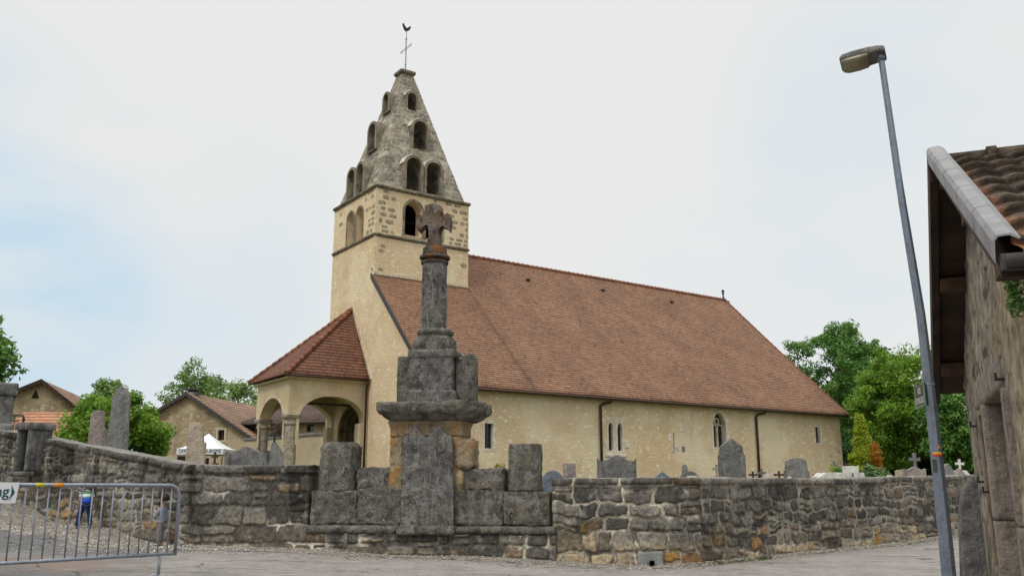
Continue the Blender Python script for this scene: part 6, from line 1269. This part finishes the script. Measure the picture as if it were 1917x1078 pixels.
# barn with the triangular vent
Yb = 50; xa, xb = xat(-6, 770, Yb), xat(148, 770, Yb+1); xr = xat(72, 712, Yb)
t_, zg = gable_house('stone_barn', 'stone barn with a triangular gable vent, behind the orange tiled lean-to', (xa, Yb), (xb, Yb+1.0), 9, zat(716, Yb, 72), zat(752, Yb, 2), zat(768, Yb, 148), 'barn', 'browntiles', cx_f=(xr-xa)/(xb-xa))
c_ = at(62, 737, Yb-.05); q_ = t_.matrix_basis.inverted() @ c_; prism('vent', [(q_.x-.2, -.02, q_.z-.2), (q_.x+.2, -.02, q_.z-.2), (q_.x+.0, -.02, q_.z+.3)], (0, .04, 0), M['void'], t_)
leaves_mesh('creeper', [(q_.x-1.0+.3*k, -.08, q_.z-1.5-.15*k) for k in range(5)], .45, 60, .14, M['leafmid'], t_, 130, 1.)
# lean-to roof in front
Yl = 44; x0, x1 = xat(-10, 800, Yl), xat(166, 800, Yl); zlo, zhi = zat(826, Yl, 100), zat(771, Yl+2.6, 100); zg = float(plateau(np.array(x0), np.array(Yl)))-.2
ln_ = thing('lean_to', 'low building with a single slope of orange interlocking tiles behind the left wall', 'building', (x0, Yl, zg))
W_ = x1-x0; roof_quad('roof', (-.1, -.35, zlo-zg), (W_, -.35, zlo-zg), (xat(160, 772, Yl+2.6)-x0, 2.6, zhi-zg), (-.1, 2.6, zhi-zg), M['orangetiles'], ln_, .12, 12, 6, .02)
box('wall', 0, W_-.2, 0, 2.5, 0, zlo-zg-.02, M['barn'], ln_, 0); tube('gutter', [(-.1, -.42, zlo-zg-.06), (W_, -.42, zlo-zg-.06)], .07, M['zincdark'], ln_, 8)
rl = thing('iron_railing', 'small black iron railing above the wall beside the concrete pillar', 'railing', (xat(24, 780, 22.2), 22.2, 1.6)); ztp = zat(777, 22.2, 35)-1.6; wR = xat(46, 778, 22.2)-xat(24, 778, 22.2)
tube('rail', [(-.6, 0, ztp), (wR*.7, 0, ztp), (wR*.9, 0, ztp-.02), (wR, 0, ztp-.10), (wR*.95, 0, ztp-.16)], .022, M['iron'], rl, 8)
for k in range(4): tube('bar', [(-.35+k*.2, 0, ztp), (-.35+k*.2, 0, 0)], .012, M['iron'], rl, 6)
tube('rail', [(-.6, 0, ztp-.14), (wR*.6, 0, ztp-.14)], .012, M['iron'], rl, 6)
# barn with two windows
Yb = 56; A_p = (xat(292, 800, Yb+2), Yb+2.); B_p = (xat(477, 815, Yb), Yb-0.)
A_p = (xat(293, 800, Yb+1.2), Yb+1.2)
ws = (Vector(B_p)-Vector(A_p)).length
fx = (355-293)/(477-293)
Yr = Yb+1.2*(1-fx)
def lw_(px, py):
    a = Vector((*A_p, 0)); b = Vector((*B_p, 0)); d = (b-a).normalized(); r = ray(px, py); nrm = Vector((-d.y, d.x, 0)); tt = (a-Vector((0, 0, CZ))).dot(nrm)/r.dot(nrm); p = Vector((0, 0, CZ))+r*tt; return (p-a).dot(d), p.z
l1_, l2_ = lw_(407, 824), lw_(421, 804); l3_, l4_ = lw_(357, 806), lw_(372, 794)
gable_house('stone_barn', 'stone barn with two small windows, right of the dense green tree', A_p, B_p, 10, lw_(353, 741)[1], lw_(293, 776)[1], lw_(477, 826)[1], 'barn', 'browntiles', .3, cx_f=lw_(353, 741)[0]/ws, windows=[(l1_[0], l2_[0], l1_[1], l2_[1]), (l3_[0], l4_[0], l3_[1]-.0, l4_[1])], chim=(lw_(350, 741)[0], .6, .3), trim='zincdark')
# tent
Yt = 40; x0, x1 = xat(331, 850, Yt), xat(417, 850, Yt); zE = zat(850, Yt, 370); zE1 = zat(839.5, Yt, 370); zA = zat(812, Yt+1.4, 372); w_ = x1-x0; zg = float(plateau(np.array(x0), np.array(Yt)))
tn = thing('market_tent', 'white pop-up tent with dark lettering on its valance behind the cream stele', 'tent', (x0, Yt, zg)); n = 12
V = []; Fs = []
def tent_pt(a, b):     # a,b in 0..1 over the square
    r_ = max(abs(a-.5), abs(b-.5))*2; return ((a)*w_, b*w_, zE1-zg+(zA-zE1)*(1-r_)**1.35)
for i in range(25):
    for j in range(25): V.append(tent_pt(i/24, j/24))
for i in range(24):
    for j in range(24): Fs.append((i*25+j, (i+1)*25+j, (i+1)*25+j+1, i*25+j+1))
mesh_obj('canopy', V, Fs, M['canvas'], tn, True)
bm = bmesh.new()
for a_ in ((0, w_, -.02, .0), (0, w_, w_, w_+.02), (-.02, 0, 0, w_), (w_, w_+.02, 0, w_)): add_box(bm, *a_, zE-zg, zE1-zg)
bm_obj('valance', bm, M['canvas'], tn)
text_obj('lettering', 'OFFICE DE TOURISME', .24, M['navyink'], tn, (w_/2, -.03, zE-zg+.06), (radians(90), 0, 0), .003, width=w_*.93)
for a_, b_ in ((.03, .03), (w_-.03, .03), (.03, w_-.03), (w_-.03, w_-.03)): tube('pole', [(a_, b_, 0), (a_, b_, zE1-zg)], .025, M['greymetal'], tn, 8)
# low wall with dark opening behind the tent
bw = thing('low_building', 'low pale building with dark openings under the white tent', 'building', (xat(300, 860, 46), 46, 1.4)); box('wall', 0, xat(470, 860, 46)-xat(300, 860, 46), 0, .4, 0, zat(852, 46, 400)-1.4, M['cream'], bw, 0)
for a_, b_ in ((381, 391), (332, 347)): box('opening', xat(a_, 860, 46)-xat(300, 860, 46), xat(b_, 860, 46)-xat(300, 860, 46), -.03, .1, .2, zat(857 if a_ > 350 else 853, 46, 400)-1.4, M['void'], bw, 0)
# cream house seen through the porch
Yh = 58; xa, xb = xat(478, 800, Yh), xat(700, 800, Yh-3)
zg = 1.4; ch = thing('cream_house', 'cream rendered house with a dark roof seen through the porch arches', 'building', (xa, Yh, zg), atan2(-3., xb-xa)); W_ = sqrt((xb-xa)**2+9); ze = zat(792, Yh, 500)-zg; wc = box('wall', 0, W_, 0, 8, 0, ze, M['cream'], ch, 0)
roof_quad('roof', (-.9, -.7, ze-.05), (W_, -.7, ze-.05), (W_, 4, ze+2.4), (2.6, 4, ze+2.4), M['darktiles'], ch, .12, 8, 4, .02); roof_quad('roof', (-.9, 8.7, ze-.05), (-.9, -.7, ze-.05), (2.6, 4, ze+2.4), (2.6, 4, ze+2.4), M['darktiles'], ch, .12, 6, 4, .02, 2); tube('gutter', [(-.9, -.75, ze-.12), (W_, -.75, ze-.12)], .07, M['iron'], ch, 8)
p_ = lambda px: (px-478)/(700-478)*W_
zw0, zw1 = zat(808, Yh-1.6, 585)-zg, zat(794, Yh-1.6, 585)-zg; cut(wc, [cbox_(p_(577), p_(592), -.3, .3, zw0, zw1)]); wd = ring_prism('window', rect(p_(577)-.12, p_(592)+.12, zw0-.12, zw1+.12), rect(p_(577), p_(592), zw0, zw1), (0, .08, 0), M['dress'], ch, lambda a, b: (a, -.02, b)); box('pane', p_(577), p_(592), .2, .23, zw0, zw1, M['glass'], wd, 0)
gwl = thing('garden_wall', 'cream garden wall with a stone coping behind the church porch', 'wall', (xat(457, 850, 52), 52, 1.3), atan2(-2.5, xat(700, 850, 49.5)-xat(457, 850, 52))); W_ = sqrt(2.5**2+(xat(700, 850, 49.5)-xat(457, 850, 52))**2); zA_, zB_ = zat(824, 52, 457)-1.3, zat(806, 49.5, 700)-1.3
prism('wall', [(0, 0, 0), (W_, 0, 0), (W_, 0, zB_), (0, 0, zA_)], (0, .4, 0), M['cream'], gwl); prism('coping', [(-.1, -.08, zA_-.01), (W_, -.08, zB_-.01), (W_, -.08, zB_+.12), (-.1, -.08, zA_+.12)], (0, .56, 0), M['tomb'], gwl, .02)
d_ = tree_px(515, 545, 793, 53.5); tree('shrub', 'brownish creeper bush on the garden wall seen through the porch', 'shrub', d_['base'], d_['H'], d_['W']*1.6, 1.2, 'leafbrown', 140, 40, 60, .12, .3, 'round')
# ------------------------------------------------------------------ put every root at the foot of its own parts
bpy.context.view_layer.update()
for o in list(bpy.data.objects):
    if o.type == 'EMPTY' and o.parent is None and tuple(o.location) == (0, 0, 0):
        inv = o.matrix_world.inverted(); P = []
        for c in o.children_recursive:
            if c.type == 'MESH': P += [inv @ c.matrix_world @ Vector(b) for b in c.bound_box]
        if not P: continue
        x0, x1 = min(p.x for p in P), max(p.x for p in P); y0, y1 = min(p.y for p in P), max(p.y for p in P); cpt = Vector(((x0+x1)/2, (y0+y1)/2, min(p.z for p in P)))
        mw = {c: c.matrix_world.copy() for c in o.children}; o.location = o.matrix_world @ cpt; bpy.context.view_layer.update()
        pin = o.matrix_world.inverted()
        for c, m in mw.items(): c.matrix_parent_inverse = pin; c.matrix_basis = m
